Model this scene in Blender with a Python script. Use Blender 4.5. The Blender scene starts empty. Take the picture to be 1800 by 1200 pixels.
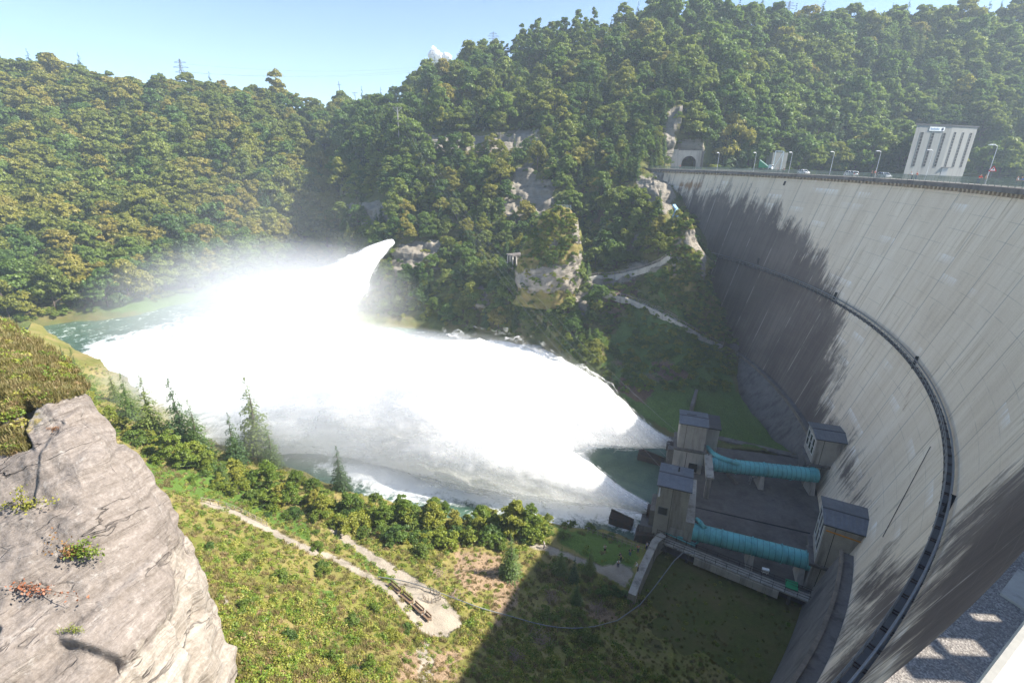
import bpy, bmesh, math, random
import numpy as np
from mathutils import Vector, Matrix, noise as mnoise
from mathutils.bvhtree import BVHTree
random.seed(7); RNG = np.random.default_rng(11)
SC = bpy.context.scene
COL = SC.collection
PI = math.pi
# ------------------------------------------------------------------ camera constants (metres, camera at the origin, looking along +Y)
FOC, PITCH, ROLL = 862.4, 0.356764, 0.0175377
CP, SP = math.cos(PITCH), math.sin(PITCH)
DC = np.array([-57.7, 142.5])          # centre of the dam's arc
RC0, BAT, ZC = 153.0, 0.285, -3.5      # crest radius of the downstream face, its batter, crest level

def rays(px, py):
    x = np.asarray(px, float) - 900; y = -(np.asarray(py, float) - 600)
    c, s = math.cos(ROLL), math.sin(ROLL)
    x, y = c*x - s*y, s*x + c*y
    return np.stack([x, FOC*CP + y*SP, -FOC*SP + y*CP], -1)
def proj(X):
    X = np.asarray(X, float)
    z = X[..., 1]*CP - X[..., 2]*SP; y = X[..., 1]*SP + X[..., 2]*CP
    z = np.where(z < .05, .05, z)
    xi = X[..., 0]/z*FOC; yi = y/z*FOC
    c, s = math.cos(-ROLL), math.sin(-ROLL)
    xi, yi = c*xi - s*yi, s*xi + c*yi
    return 900 + xi, 600 - yi
def PY(px, py, Y):
    d = rays(px, py); return d*(Y/d[1])
def PZ(px, py, z):
    d = rays(px, py); return d*(z/d[2])
def PXYZ(px, Y, z):
    return np.array([(px-900)/FOC*(Y*CP - z*SP), Y, z])
def face_r(z): return RC0 + BAT*(z - ZC)
def cone(px, py):
    d = rays(px, py); ts = np.linspace(5, 420, 9000)/np.linalg.norm(d)
    v = np.hypot(d[0]*ts - DC[0], d[1]*ts - DC[1]) - face_r(d[2]*ts)
    k = np.where((v[:-1] < 0) & (v[1:] >= 0))[0]
    return d*ts[k[0]] if len(k) else None
def arc(th, R, z): return Vector((DC[0] + R*math.cos(th), DC[1] + R*math.sin(th), z))
def theta_px(px, R, z, lo=-60, hi=40):
    best = None
    for a in np.linspace(math.radians(lo), math.radians(hi), 2000):
        p = arc(a, R, z); q = proj(np.array(p))[0]
        if p.y < 5: continue
        if best is None or abs(q-px) < best[0]: best = (abs(q-px), a)
    return best[1]

# ------------------------------------------------------------------ object helpers
def tag(o, label=None, cat=None, group=None, kind=None):
    if label: o['label'] = label
    if cat: o['category'] = cat
    if group: o['group'] = group
    if kind: o['kind'] = kind
    return o
def empty(name, loc, label=None, cat=None, group=None, rz=0.0):
    o = bpy.data.objects.new(name, None); COL.objects.link(o)
    o.location = loc; o.rotation_euler = (0, 0, rz); o.empty_display_size = .3
    return tag(o, label, cat, group)
def copy_tree(o, parent=None):
    c = o.copy(); COL.objects.link(c)
    if parent: c.parent = parent
    for ch in list(o.children): copy_tree(ch, c)
    return c
def link_mesh(name, me, mat, parent=None, smooth=False):
    if mat is not None:
        for m in (mat if isinstance(mat, (list, tuple)) else [mat]): me.materials.append(m)
    if smooth:
        me.polygons.foreach_set('use_smooth', np.ones(len(me.polygons), bool))
    o = bpy.data.objects.new(name, me); COL.objects.link(o)
    if parent is not None: o.parent = parent
    return o
def np_mesh(name, V, F):
    V = np.asarray(V, np.float32); F = np.asarray(F, np.int32)
    me = bpy.data.meshes.new(name)
    n, k = F.shape
    me.vertices.add(len(V)); me.vertices.foreach_set('co', V.ravel())
    me.loops.add(n*k); me.loops.foreach_set('vertex_index', F.ravel())
    me.polygons.add(n); me.polygons.foreach_set('loop_start', np.arange(0, n*k, k, dtype=np.int32))
    me.update(calc_edges=True); me.validate()
    return me
def attr(me, name, vals):
    a = me.attributes.new(name, 'FLOAT', 'POINT'); a.data.foreach_set('value', np.asarray(vals, np.float32))

class MB:
    """collects boxes, bars, tubes and lofts; build() links them as one mesh object"""
    def __init__(s, frame=None): s.v = []; s.f = []; s.fr = frame; s.k = 0; s.mi = []
    def add(s, V, F):
        b = len(s.v)
        for p in V: s.v.append(Vector(s.fr(p)) if s.fr else Vector(p))
        for f in F: s.f.append([b+i for i in f]); s.mi.append(s.k)
    def hexa(s, P):
        s.add(P, [(0,3,2,1), (4,5,6,7), (0,1,5,4), (1,2,6,5), (2,3,7,6), (3,0,4,7)])
    def box(s, x0, x1, y0, y1, z0, z1):
        s.hexa([(x0,y0,z0),(x1,y0,z0),(x1,y1,z0),(x0,y1,z0),(x0,y0,z1),(x1,y0,z1),(x1,y1,z1),(x0,y1,z1)])
    def bar(s, a, b, w, h=None, up=(0,0,1)):
        h = h or w; a = Vector(a); b = Vector(b); d = (b-a).normalized(); up = Vector(up)
        if abs(d.dot(up)) > .98: up = Vector((1,0,0))
        x = d.cross(up).normalized()*w/2; y = x.cross(d).normalized()*h/2
        s.hexa([a-x-y, a+x-y, a+x+y, a-x+y, b-x-y, b+x-y, b+x+y, b-x+y])
    def loft(s, rings, cap=True):
        n = len(rings[0]); V = [p for r in rings for p in r]; F = []
        for i in range(len(rings)-1):
            for j in range(n):
                k = (j+1) % n
                F.append((i*n+j, i*n+k, (i+1)*n+k, (i+1)*n+j))
        if cap: F.append(tuple(range(n-1, -1, -1))); F.append(tuple(range((len(rings)-1)*n, len(rings)*n)))
        s.add(V, F)
    def tube(s, pts, r, n=10, cap=True):
        pts = [Vector(p) for p in pts]; rr = r if isinstance(r, (list, tuple)) else [r]*len(pts); rings = []; prev = None
        for i, p in enumerate(pts):
            d = (pts[min(i+1, len(pts)-1)] - pts[max(i-1, 0)]).normalized()
            if prev is None:
                u = d.cross(Vector((0,0,1)));
                if u.length < .05: u = d.cross(Vector((1,0,0)))
            else: u = prev - d*prev.dot(d)
            u.normalize(); prev = u; w = d.cross(u)
            rings.append([p + u*math.cos(2*PI*k/n)*rr[i] + w*math.sin(2*PI*k/n)*rr[i] for k in range(n)])
        s.loft(rings, cap)
    def build(s, name, mat, parent=None, smooth=False, bevel=0):
        me = bpy.data.meshes.new(name)
        off = parent.matrix_world.translation.copy() if False else Vector((0,0,0))
        me.from_pydata([tuple(v) for v in s.v], [], s.f)
        me.polygons.foreach_set('material_index', np.array(s.mi, np.int32))
        bm = bmesh.new(); bm.from_mesh(me); bmesh.ops.recalc_face_normals(bm, faces=bm.faces)
        if smooth:
            for e in bm.edges:
                if len(e.link_faces) == 2 and e.calc_face_angle(0) > .7: e.smooth = False
        bm.to_mesh(me); bm.free(); me.update()
        o = link_mesh(name, me, mat, None, smooth)
        if parent is not None: attach(o, parent)
        if bevel:
            m = o.modifiers.new('bevel', 'BEVEL'); m.width = bevel; m.segments = 2; m.limit_method = 'ANGLE'
        return o
def wmat(p):
    m = Matrix.LocRotScale(p.location, p.rotation_euler, p.scale)
    return wmat(p.parent) @ m if p.parent else m
def attach(o, parent):
    """parents o, whose mesh is in world coordinates, moving the mesh into the parent's frame"""
    o.data.transform(wmat(parent).inverted()); o.parent = parent
def frame(o, u):
    """local (along, across, up) -> world for a unit direction u in plan"""
    u = np.array([u[0], u[1]])/math.hypot(*u); v = np.array([-u[1], u[0]])
    return lambda p: (o[0]+u[0]*p[0]+v[0]*p[1], o[1]+u[1]*p[0]+v[1]*p[1], o[2]+p[2])

# ------------------------------------------------------------------ materials
class NT:
    def __init__(s, name):
        s.m = bpy.data.materials.new(name); s.m.use_nodes = True; s.t = s.m.node_tree; s.t.nodes.clear()
        s.out = s.t.nodes.new('ShaderNodeOutputMaterial'); s.tc = None
    def n(s, typ, ins=None, **kw):
        nd = s.t.nodes.new(typ)
        for k, v in kw.items(): setattr(nd, k, v)
        for k, v in (ins or {}).items():
            sk = nd.inputs[k]
            if isinstance(v, bpy.types.NodeSocket): s.t.links.new(v, sk)
            else: sk.default_value = v
        return nd
    def co(s, which='Object'):
        if not s.tc: s.tc = s.n('ShaderNodeTexCoord')
        return s.tc.outputs[which]
    def mapping(s, scale, vec=None, loc=(0,0,0)):
        return s.n('ShaderNodeMapping', {'Vector': vec or s.co(), 'Scale': scale, 'Location': loc}).outputs[0]
    def noise(s, scale, detail=4, rough=.55, vec=None, dist=0):
        return s.n('ShaderNodeTexNoise', {'Vector': vec or s.co(), 'Scale': scale, 'Detail': detail, 'Roughness': rough, 'Distortion': dist}).outputs['Fac']
    def ramp(s, fac, stops, interp='LINEAR'):
        nd = s.n('ShaderNodeValToRGB', {'Fac': fac}); cr = nd.color_ramp; cr.interpolation = interp
        while len(cr.elements) < len(stops): cr.elements.new(.5)
        for e, (p, c) in zip(cr.elements, stops):
            e.position = p; e.color = (*c, 1) if isinstance(c, (tuple, list)) else (c, c, c, 1)
        return nd.outputs['Color']
    def mix(s, fac, a, b, mode='MIX'):
        nd = s.n('ShaderNodeMix', data_type='RGBA', blend_type=mode)
        for i, v in ((0, fac), (6, a), (7, b)):
            sk = nd.inputs[i]
            if isinstance(v, bpy.types.NodeSocket): s.t.links.new(v, sk)
            else: sk.default_value = v if i == 0 else (*v, 1)
        return nd.outputs[2]
    def math(s, op, a, b=0.0, c=0.0, clamp=False):
        nd = s.n('ShaderNodeMath', operation=op, use_clamp=clamp)
        for i, v in enumerate((a, b, c)):
            if isinstance(v, bpy.types.NodeSocket): s.t.links.new(v, nd.inputs[i])
            else: nd.inputs[i].default_value = v
        return nd.outputs[0]
    def at(s, name): return s.n('ShaderNodeAttribute', attribute_name=name).outputs['Fac']
    def bump(s, h, strength=.5, dist=.1):
        return s.n('ShaderNodeBump', {'Height': h, 'Strength': strength, 'Distance': dist}).outputs[0]
    def bsdf(s, color, rough=.85, normal=None, metal=0, spec=.3, **kw):
        ins = {'Base Color': color if isinstance(color, bpy.types.NodeSocket) else (*color, 1), 'Roughness': rough, 'Metallic': metal, 'Specular IOR Level': spec}
        if normal is not None: ins['Normal'] = normal
        ins.update(kw)
        b = s.n('ShaderNodeBsdfPrincipled', ins)
        s.t.links.new(b.outputs[0], s.out.inputs['Surface']); return b
M = {}
def simple(name, col, rough=.7, metal=0, var=.25, scale=1.5, bump=.15, spec=.3, grime=None):
    t = NT(name); n1 = t.noise(scale, 5, .6); n2 = t.noise(scale*9, 3, .6)
    k = t.math('ADD', t.math('MULTIPLY', n1, .65), t.math('MULTIPLY', n2, .35))
    c = np.array(col)
    colr = t.ramp(k, [(.3, tuple(c*(1-var))), (.7, tuple(np.minimum(c*(1+var), 1)))])
    if grime is not None:
        g = t.noise(1.0, 5, .65, t.mapping((scale*1.4, scale*1.4, scale*.18)))
        colr = t.mix(t.ramp(g, [(.5, 0.0), (.68, .75)]), colr, grime)
    t.bsdf(colr, rough, t.bump(n2, bump, .03), metal, spec); M[name] = t.m; return t.m
simple('concrete', (.36,.335,.29), .9, var=.2, scale=.5, grime=(.12,.11,.10))
simple('concrete_dark', (.15,.137,.128), .9, var=.3, scale=.4, grime=(.055,.05,.048))
simple('concrete_pale', (.46,.43,.38), .9, var=.15, scale=.5, grime=(.2,.19,.17))
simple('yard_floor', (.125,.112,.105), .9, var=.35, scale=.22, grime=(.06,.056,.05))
simple('steel_grey', (.25,.26,.27), .5, .6, var=.15, scale=2)
simple('steel_light', (.55,.56,.57), .45, .3, var=.1, scale=2)
simple('rail_green', (.20,.24,.20), .6, .1, var=.15, scale=1)
simple('dark_steel', (.055,.04,.038), .6, .3, var=.3, scale=.8, grime=(.10,.05,.03))
simple('turquoise_dark', (.045,.20,.22), .5, 0, var=.2, scale=.8)
simple('turquoise', (.13,.47,.48), .45, 0, var=.12, scale=.5, grime=(.07,.24,.25), spec=.5)
simple('white_paint', (.78,.78,.77), .5, 0, var=.06, scale=2, grime=(.55,.54,.5))
simple('green_cover', (.02,.30,.12), .5, 0, var=.1, scale=1)
simple('orange_paint', (.55,.24,.03), .5, 0, var=.2, scale=2)
simple('blue_panel', (.03,.035,.11), .5, 0, var=.2, scale=.6)
simple('blue_steel', (.16,.28,.42), .5, .2, var=.1, scale=.6)
simple('asphalt', (.20,.195,.185), .9, var=.15, scale=.8)
simple('wood', (.20,.13,.085), .8, var=.35, scale=3)
simple('wood_grey', (.30,.26,.22), .85, var=.3, scale=3)
simple('rubber', (.02,.02,.02), .8, var=.2, scale=4)
simple('car_white', (.80,.80,.80), .25, 0, var=.03, scale=1, spec=.5)
simple('car_silver', (.55,.57,.58), .25, .3, var=.04, scale=1, spec=.5)
simple('glass_dark', (.02,.025,.03), .12, 0, var=.2, scale=1, spec=.6)
simple('window_frame', (.62,.62,.60), .6, var=.08, scale=1)
simple('bark', (.11,.085,.065), .95, var=.35, scale=3, bump=.5)
simple('dead_wood', (.27,.20,.15), .9, var=.35, scale=3)
simple('red_paint', (.62,.04,.03), .5, var=.1, scale=2)
simple('black_void', (.012,.012,.013), .95, var=.2, scale=1)
simple('roof_dark', (.06,.06,.063), .6, .1, var=.2, scale=.7)
simple('skin', (.55,.34,.25), .6, var=.06, scale=4)
simple('hair_brown', (.07,.04,.025), .7, var=.3, scale=9)
for nm, c in (('white',(.75,.75,.74)), ('red',(.55,.045,.035)), ('navy',(.03,.04,.085)), ('black',(.022,.022,.025)), ('grey',(.25,.26,.28)), ('jeans',(.10,.15,.25)), ('pink',(.6,.28,.30)), ('beige',(.45,.38,.28)), ('blue',(.16,.27,.45))):
    simple('cloth_'+nm, c, .9, var=.12, scale=5)

def metal_roof():
    t = NT('ribbed_roof')
    w = t.n('ShaderNodeTexWave', {'Vector': t.co(), 'Scale': .55, 'Distortion': .2, 'Detail': 1.0}, bands_direction='X').outputs['Fac']
    k = t.noise(.9, 5, .65); spots = t.noise(9, 2, .5)
    c = t.ramp(k, [(.3, (.105,.115,.135)), (.7, (.155,.165,.185))])
    c = t.mix(t.ramp(spots, [(.66, 0.0), (.74, .5)]), c, (.33,.34,.35))
    t.bsdf(c, .5, t.bump(w, .6, .04), .25); M['ribbed_roof'] = t.m
metal_roof()
# ------------------------------------------------------------------ terrain sheets: control points at real distances, spline-lofted and roughened
def catmull(G, n, axis):
    G = np.moveaxis(G, axis, 0); m = len(G)
    P = np.concatenate([2*G[:1]-G[1:2], G, 2*G[-1:]-G[-2:-1]])
    t = np.linspace(0, m-1, n); i = np.minimum(t.astype(int), m-2); f = (t-i).reshape((-1,)+(1,)*(G.ndim-1))
    a, b, c, d = P[i], P[i+1], P[i+2], P[i+3]
    R = .5*((2*b) + (c-a)*f + (2*a-5*b+4*c-d)*f**2 + (-a+3*b-3*c+d)*f**3)
    L = b*(1-f) + c*f
    return np.moveaxis(.45*R+.55*L, 0, axis)
def fbm(P, scale, octs=4, seed=0.0):
    return np.array([mnoise.fractal(Vector((p[0]*scale+seed, p[1]*scale-seed, p[2]*scale+seed*.37)), .9, 2.1, octs) for p in P])
def poly_mask(px, py, poly, soft=8):
    """1 inside the polygon, falling to 0 over soft pixels outside"""
    P = np.array(poly, float); n = len(P); ins = np.zeros(px.shape, bool); dm = np.full(px.shape, 1e9)
    for i in range(n):
        a, b = P[i], P[(i+1) % n]
        c = ((a[1] > py) != (b[1] > py)) & (px < (b[0]-a[0])*(py-a[1])/(b[1]-a[1]+1e-9)+a[0]); ins ^= c
        ab = b-a; t = np.clip(((px-a[0])*ab[0]+(py-a[1])*ab[1])/(ab@ab+1e-9), 0, 1)
        dm = np.minimum(dm, np.hypot(px-a[0]-t*ab[0], py-a[1]-t*ab[1]))
    return np.where(ins, np.clip(.5+dm/soft/2, 0, 1), np.clip(.5-dm/soft/2, 0, 1))
SHEETS = {}
def sheet(name, rows, nu, nv, amp, scale, mat, zones=None, seed=0.0, edge_fade=True, octs=5):
    G = catmull(catmull(np.array(rows, float), nv, 0), nu, 1)
    du = np.gradient(G, axis=1); dv = np.gradient(G, axis=0); N = np.cross(du, dv); N /= np.linalg.norm(N, axis=-1, keepdims=True)+1e-9
    V = G.reshape(-1, 3); n = fbm(V, scale, octs, seed)*amp
    if zones and zones.get('rock') and name != 'near_slope':           # bare rock steps out in beds
        px, py = proj(V); j0 = fbm(V, .08, 4, seed+5)*8; rk = np.zeros(len(V))
        for p in zones['rock']: rk = np.maximum(rk, poly_mask(px+j0, py+j0*.6, p, 9))
        bed = np.array([mnoise.cell(Vector((p[0]*.05, p[1]*.05, p[2]*.42+.1*p[0]*.3))) for p in V]); rough = fbm(V, .22, 5, seed+2)
        n = n - rk*(bed*1.3 + rough*1.5 - .4)
    V = V + (N.reshape(-1, 3))*n[:, None]
    idx = np.arange(nu*nv).reshape(nv, nu)
    F = np.stack([idx[:-1,:-1], idx[:-1,1:], idx[1:,1:], idx[1:,:-1]], -1).reshape(-1, 4)
    me = np_mesh(name, V, F); px, py = proj(V); jit = fbm(V, scale*2.5, 4, seed+9)*9
    for k, polys in (zones or {}).items():
        m = np.zeros(len(V))
        for p in polys: m = np.maximum(m, poly_mask(px+jit, py+jit*.7, p, 7))
        attr(me, k, m)
    SHEETS[name] = BVHTree.FromPolygons([Vector(v) for v in V], [list(f) for f in F])
    o = link_mesh(name, me, mat, None, True); return o
def hit(px, py, names=None):
    """first point of the terrain on the ray of a photo pixel: (point, normal, sheet)"""
    d = Vector(rays(px, py)).normalized(); best = None
    for k in (names or SHEETS):
        h = SHEETS[k].ray_cast(Vector((0,0,0)), d)
        if h[0] is not None and (best is None or h[3] < best[3]): best = (h[0], h[1], k, h[3])
    return best
def drop(x, y, names=None, z0=200):
    best = None
    for k in (names or SHEETS):
        h = SHEETS[k].ray_cast(Vector((x, y, z0)), Vector((0,0,-1)))
        if h[0] is not None and (best is None or h[0].z > best): best = h[0].z
    return best

def ground_mat(name, lush, grass, dry, soil, rock, scale=1.0, rock_scale=.25, rbump=.6):
    t = NT(name)
    n1 = t.noise(.09*scale, 6, .65); n2 = t.noise(.55*scale, 5, .65); n3 = t.noise(3.2*scale, 4, .6)
    c = t.ramp(t.math('ADD', t.math('MULTIPLY', n2, .6), t.math('MULTIPLY', n3, .4)), [(.32, tuple(np.array(grass)*.62)), (.5, grass), (.68, tuple(np.array(grass)*1.35))])
    c = t.mix(t.ramp(n1, [(.42, 0.0), (.62, .8)]), c, dry)
    br = t.math('MULTIPLY', t.math('SUBTRACT', n2, .5), 1.3)
    rbk = t.noise(.22, 6, .75)
    def msk(a, k=1.0): return t.ramp(t.math('ADD', t.at(a), t.math('MULTIPLY', br, k)), [(.38, 0.0), (.62, 1.0)])
    lc = t.ramp(n3, [(.3, tuple(np.array(lush)*.6)), (.7, tuple(np.array(lush)*1.3))])
    c = t.mix(msk('lush'), c, lc)
    sc_ = t.ramp(n3, [(.3, tuple(np.array(soil)*.6)), (.7, tuple(np.array(soil)*1.35))])
    c = t.mix(msk('soil'), c, sc_)
    st = t.noise(1.0, 5, .65, t.mapping((rock_scale*.5, rock_scale*.5, rock_scale*3.2)), .4); vr = t.noise(rock_scale*1.4, 6, .7)
    rk = t.ramp(t.math('ADD', t.math('MULTIPLY', st, .5), t.math('MULTIPLY', vr, .5)), [(.3, tuple(np.array(rock)*.42)), (.47, tuple(np.array(rock)*.85)), (.6, rock), (.75, tuple(np.minimum(np.array(rock)*1.45, .7)))])
    rm = msk('rock', .6) if scale > 1.5 else t.ramp(t.math('ADD', t.math('MULTIPLY', t.at('rock'), .8), t.math('ADD', t.math('MULTIPLY', t.math('SUBTRACT', rbk, .5), 1.6), t.math('MULTIPLY', br, .5))), [(.42, 0.0), (.52, 1.0)]); c = t.mix(rm, c, rk)
    h = t.math('ADD', t.math('MULTIPLY', n3, .4), t.math('MULTIPLY', t.math('MULTIPLY', st, rm), 2.0))
    t.bsdf(c, .95, t.bump(h, rbump, .5), 0, .1); M[name] = t.m; return t.m
ground_mat('hill_ground', (.085,.14,.035), (.085,.105,.03), (.14,.115,.05), (.13,.085,.06), (.25,.225,.185))
ground_mat('slope_ground', (.095,.16,.03), (.16,.165,.038), (.29,.225,.095), (.29,.205,.13), (.37,.32,.255), 1.6)
ground_mat('lower_grass', (.07,.10,.022), (.095,.105,.028), (.15,.12,.05), (.12,.08,.05), (.3,.28,.25), 2.2)

A_ROWS = [
 [PZ(x,y,-68) for x,y in ((-320,640),(-100,600),(100,575),(250,556),(400,520),(550,484),(680,462))],
 [PZ(x,y,-63) for x,y in ((-320,595),(-100,560),(100,540),(250,526),(400,497),(550,463),(680,442))],
 [PY(x,y,Y) for x,y,Y in ((-320,500,205),(-100,470,222),(100,455,245),(250,445,262),(400,425,285),(550,405,325),(680,395,345))],
 [PY(x,y,Y) for x,y,Y in ((-320,380,265),(-100,350,285),(100,345,300),(250,340,315),(400,330,335),(550,325,365),(680,320,385))],
 [PY(x,y,Y) for x,y,Y in ((-320,270,325),(-100,240,345),(100,240,355),(250,240,370),(400,245,385),(550,255,405),(680,265,415))],
 [PY(x,y,Y) for x,y,Y in ((-320,165,400),(-100,138,410),(60,140,420),(250,172,430),(400,176,440),(550,198,450),(680,222,470))]]
A_ROWS.append([p + np.array([-20,120,-22]) for p in A_ROWS[-1]]); A_ROWS.append([p + np.array([-30,250,-45]) for p in A_ROWS[-1]])
sheet('far_hill', A_ROWS, 110, 110, 3.0, .03, M['hill_ground'], {'rock': [], 'soil': [], 'lush': [[(150,545),(300,515),(420,500),(420,520),(250,550)]]}, 3)
SC_ = list
def cpt(x, y):
    c = cone(x, y); d = np.array([c[0]-DC[0], c[1]-DC[1], 0]); return c + d/np.linalg.norm(d)*1.5
B_ROWS = [
 [PZ(x,y,-68.2) for x,y in ((600,582),(690,580),(770,590),(860,604),(950,616),(1040,672))]+[PZ(x,y,-66.3) for x,y in ((1128,752),(1262,786),(1400,804))],
 [PZ(x,y,-62.5) for x,y in ((600,540),(690,540),(770,550),(860,566),(950,585),(1035,640))]+[PZ(x,y,-65.2) for x,y in ((1105,700),(1190,697),(1300,690))],
 [PY(x,y,Y) for x,y,Y in ((600,470,235),(690,480,215),(770,500,208),(860,510,196),(950,535,182),(1040,560,168),(1120,600,158),(1200,610,150))]+[cpt(1289,602)],
 [PY(x,y,Y) for x,y,Y in ((600,420,262),(690,418,228),(770,430,224),(860,450,214),(950,492,192),(1040,488,186),(1120,492,180),(1195,470,172))]+[cpt(1247,500)],
 [PY(x,y,Y) for x,y,Y in ((600,370,300),(690,352,255),(770,372,243),(860,380,234),(950,405,226),(1040,405,220),(1120,400,206),(1168,385,192))]+[cpt(1238,420)],
 [PY(x,y,Y) for x,y,Y in ((600,310,335),(690,302,285),(770,302,262),(860,302,256),(950,310,245),(1040,320,240),(1110,325,230),(1160,325,222))]+[cpt(1196,345)],
 [PY(x,y,Y) for x,y,Y in ((600,255,375),(690,246,310),(770,262,283),(860,270,274),(950,268,262),(1040,264,256),(1110,272,250),(1150,285,246),(1177,292,249))],
 [PY(x,y,Y) for x,y,Y in ((600,222,420),(690,206,370),(770,212,318),(860,212,308),(950,205,300),(1040,202,295),(1110,205,282),(1165,205,268),(1200,205,262))],
 [PY(x,y,Y) for x,y,Y in ((600,210,470),(690,196,430),(770,165,370),(860,152,360),(950,135,352),(1040,122,346),(1110,112,342),(1165,112,332),(1200,112,330))],
 [PY(x,y,Y) for x,y,Y in ((600,209,540),(690,186,490),(770,148,450),(860,116,430),(950,80,420),(1040,68,420),(1110,54,420),(1165,46,420),(1210,46,420))]]
B_ROWS.append([p + np.array([0,120,-25]) for p in B_ROWS[-1]])
ROCK_B = [[(605,358),(690,350),(692,392),(640,398),(600,378)], [(690,428),(775,422),(772,470),(700,500),(685,470)],
 [(905,300),(945,268),(938,320),(905,388),(878,396)], [(932,312),(978,318),(972,388),(900,402)], [(745,240),(870,236),(950,226),(945,256),(850,270),(745,264)],
 [(1118,312),(1182,290),(1184,352),(1172,380),(1125,345)], [(1165,195),(1206,180),(1186,272),(1170,292)], [(1030,490),(1075,480),(1080,510),(1040,512)],
 [(1060,480),(1190,440),(1190,462),(1075,508)], [(900,500),(1040,515),(1030,560),(935,552)], [(830,505),(860,508),(860,545),(832,545)], [(1185,270),(1225,262),(1240,282),(1180,282)],
 [(720,225),(760,238),(760,256),(715,250)], [(1090,420),(1140,405),(1130,430),(1095,440)]]
SOIL_B = [[(1060,500),(1120,490),(1110,545),(1070,560)], [(1140,632),(1190,640),(1215,660),(1160,672)], [(1085,655),(1150,680),(1125,705),(1088,690)], [(1020,330),(1110,335),(1090,390),(1030,390)]]
LUSH_B = [[(1090,560),(1180,560),(1270,620),(1300,690),(1390,795),(1180,760),(1110,720),(1060,640)], [(1130,480),(1200,460),(1280,600),(1200,570)], [(1120,520),(1260,610),(1270,680),(1180,600)], [(1180,400),(1240,440),(1280,600),(1200,540)], [(1110,540),(1200,580),(1130,600)]]
sheet('gorge_hillside', B_ROWS, 290, 270, 2.2, .05, M['hill_ground'], {'rock': ROCK_B, 'soil': SOIL_B, 'lush': LUSH_B}, 1)
C_ROWS = [
 [PXYZ(x, Y, -12) for x,Y in ((1130,258),(1230,264),(1340,280),(1450,292),(1560,296),(1700,300),(1900,300),(2150,300))],
 [PXYZ(x, Y, -3.6) for x,Y in ((1130,259),(1230,262),(1340,276),(1450,285),(1560,288),(1700,290),(1900,292),(2150,292))],
 [PXYZ(x, Y, -3.3) for x,Y in ((1130,266),(1230,268),(1340,284),(1450,296),(1560,304),(1700,310),(1900,312),(2150,312))],
 [PY(x,y,Y) for x,y,Y in ((1130,215,272),(1230,225,274),(1340,235,298),(1450,235,315),(1560,240,330),(1700,225,336),(1900,230,340),(2150,240,340))],
 [PY(x,y,Y) for x,y,Y in ((1130,115,332),(1230,125,332),(1340,135,350),(1450,150,365),(1560,140,375),(1700,130,380),(1900,130,385),(2150,150,385))],
 [PY(x,y,Y) for x,y,Y in ((1130,48,415),(1230,48,418),(1340,52,425),(1450,60,430),(1560,55,435),(1700,55,440),(1900,35,440),(2150,60,440))]]
C_ROWS.append([p + np.array([0,130,-25]) for p in C_ROWS[-1]])
ROCK_C = [[(1285,205),(1325,188),(1325,242),(1278,238)], [(1252,180),(1285,190),(1280,215),(1252,205)], [(1225,230),(1250,232),(1245,250)], [(1455,222),(1475,220),(1470,236)], [(1475,262),(1510,258),(1505,295),(1480,296)], [(1180,282),(1240,270),(1236,250),(1190,245)]]
sheet('reservoir_hillside', C_ROWS, 130, 120, 2.0, .05, M['hill_ground'], {'rock': ROCK_C, 'soil': [[(1400,230),(1450,225),(1440,285),(1400,285)]], 'lush': []}, 5)
D_ROWS = [
 [PZ(x,y,-68.3) for x,y in ((60,560),(190,640),(330,722),(480,795),(640,868),(780,902),(900,910),(1000,915),(1085,945),(1140,962))],
 [PZ(x,y,z) for x,y,z in ((30,610,-57),(160,690,-59),(300,775,-61),(440,832,-63),(600,892,-64),(760,925,-64.4),(880,930,-64.4),(980,932,-64.4),(1070,955,-64.2),(1137,964,-64))],
 [PZ(x,y,z) for x,y,z in ((-40,680,-48),(120,760,-51),(270,850,-54),(410,905,-58),(560,955,-60.5),(700,990,-61.8),(830,1000,-63),(950,1000,-64),(1050,1005,-64),(1112,1030,-64))],
 [PZ(x,y,z) for x,y,z in ((-120,800,-38),(60,860,-42),(280,935,-47),(430,990,-51),(580,1042,-54.5),(700,1062,-57.5),(830,1075,-60),(950,1085,-63),(1060,1090,-65.6),(1180,1090,-67))],
 [PZ(x,y,z) for x,y,z in ((-120,950,-30),(90,1000,-33),(330,1062,-40),(470,1100,-44.5),(600,1140,-49),(730,1130,-54.5),(860,1160,-57.5),(980,1175,-61),(1130,1180,-65.5),(1260,1170,-67))],
 [PZ(x,y,z) for x,y,z in ((-120,1150,-24),(90,1180,-26),(350,1220,-33),(480,1240,-37),(620,1262,-42),(750,1272,-46),(880,1285,-50),(1010,1295,-55),(1180,1290,-62),(1380,1260,-67))],
 [PZ(x,y,z) for x,y,z in ((-120,1400,-20),(90,1430,-22),(350,1450,-28),(480,1470,-31),(620,1490,-34),(750,1500,-38),(880,1500,-42),(1010,1500,-47),(1180,1500,-54),(1400,1450,-64))],
 [PZ(x,y,z) for x,y,z in ((-120,1900,-18),(90,1900,-20),(350,1950,-26),(480,1950,-29),(620,1950,-32),(750,1950,-36),(880,1950,-40),(1010,1950,-45),(1180,1950,-52),(1400,1900,-62))]]
PATH_A = [(352,882),(400,890),(460,918),(530,954),(600,980),(650,1008),(690,1032),(730,1065),(770,1050),(800,1070),(815,1095),(790,1122),(745,1118),(712,1078),(688,1050),(640,1014),(590,988),(520,962),(450,926),(395,898),(350,888)]
PATH_B = [(585,920),(630,955),(680,985),(730,1015),(775,1045),(800,1075),(760,1090),(720,1050),(690,1015),(650,985),(600,950),(575,930)]
PATH_C = [(870,936),(905,940),(960,958),(1010,974),(1050,990),(1103,1024),(1098,1030),(1040,1000),(1000,982),(950,968),(900,951),(870,942)]
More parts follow.
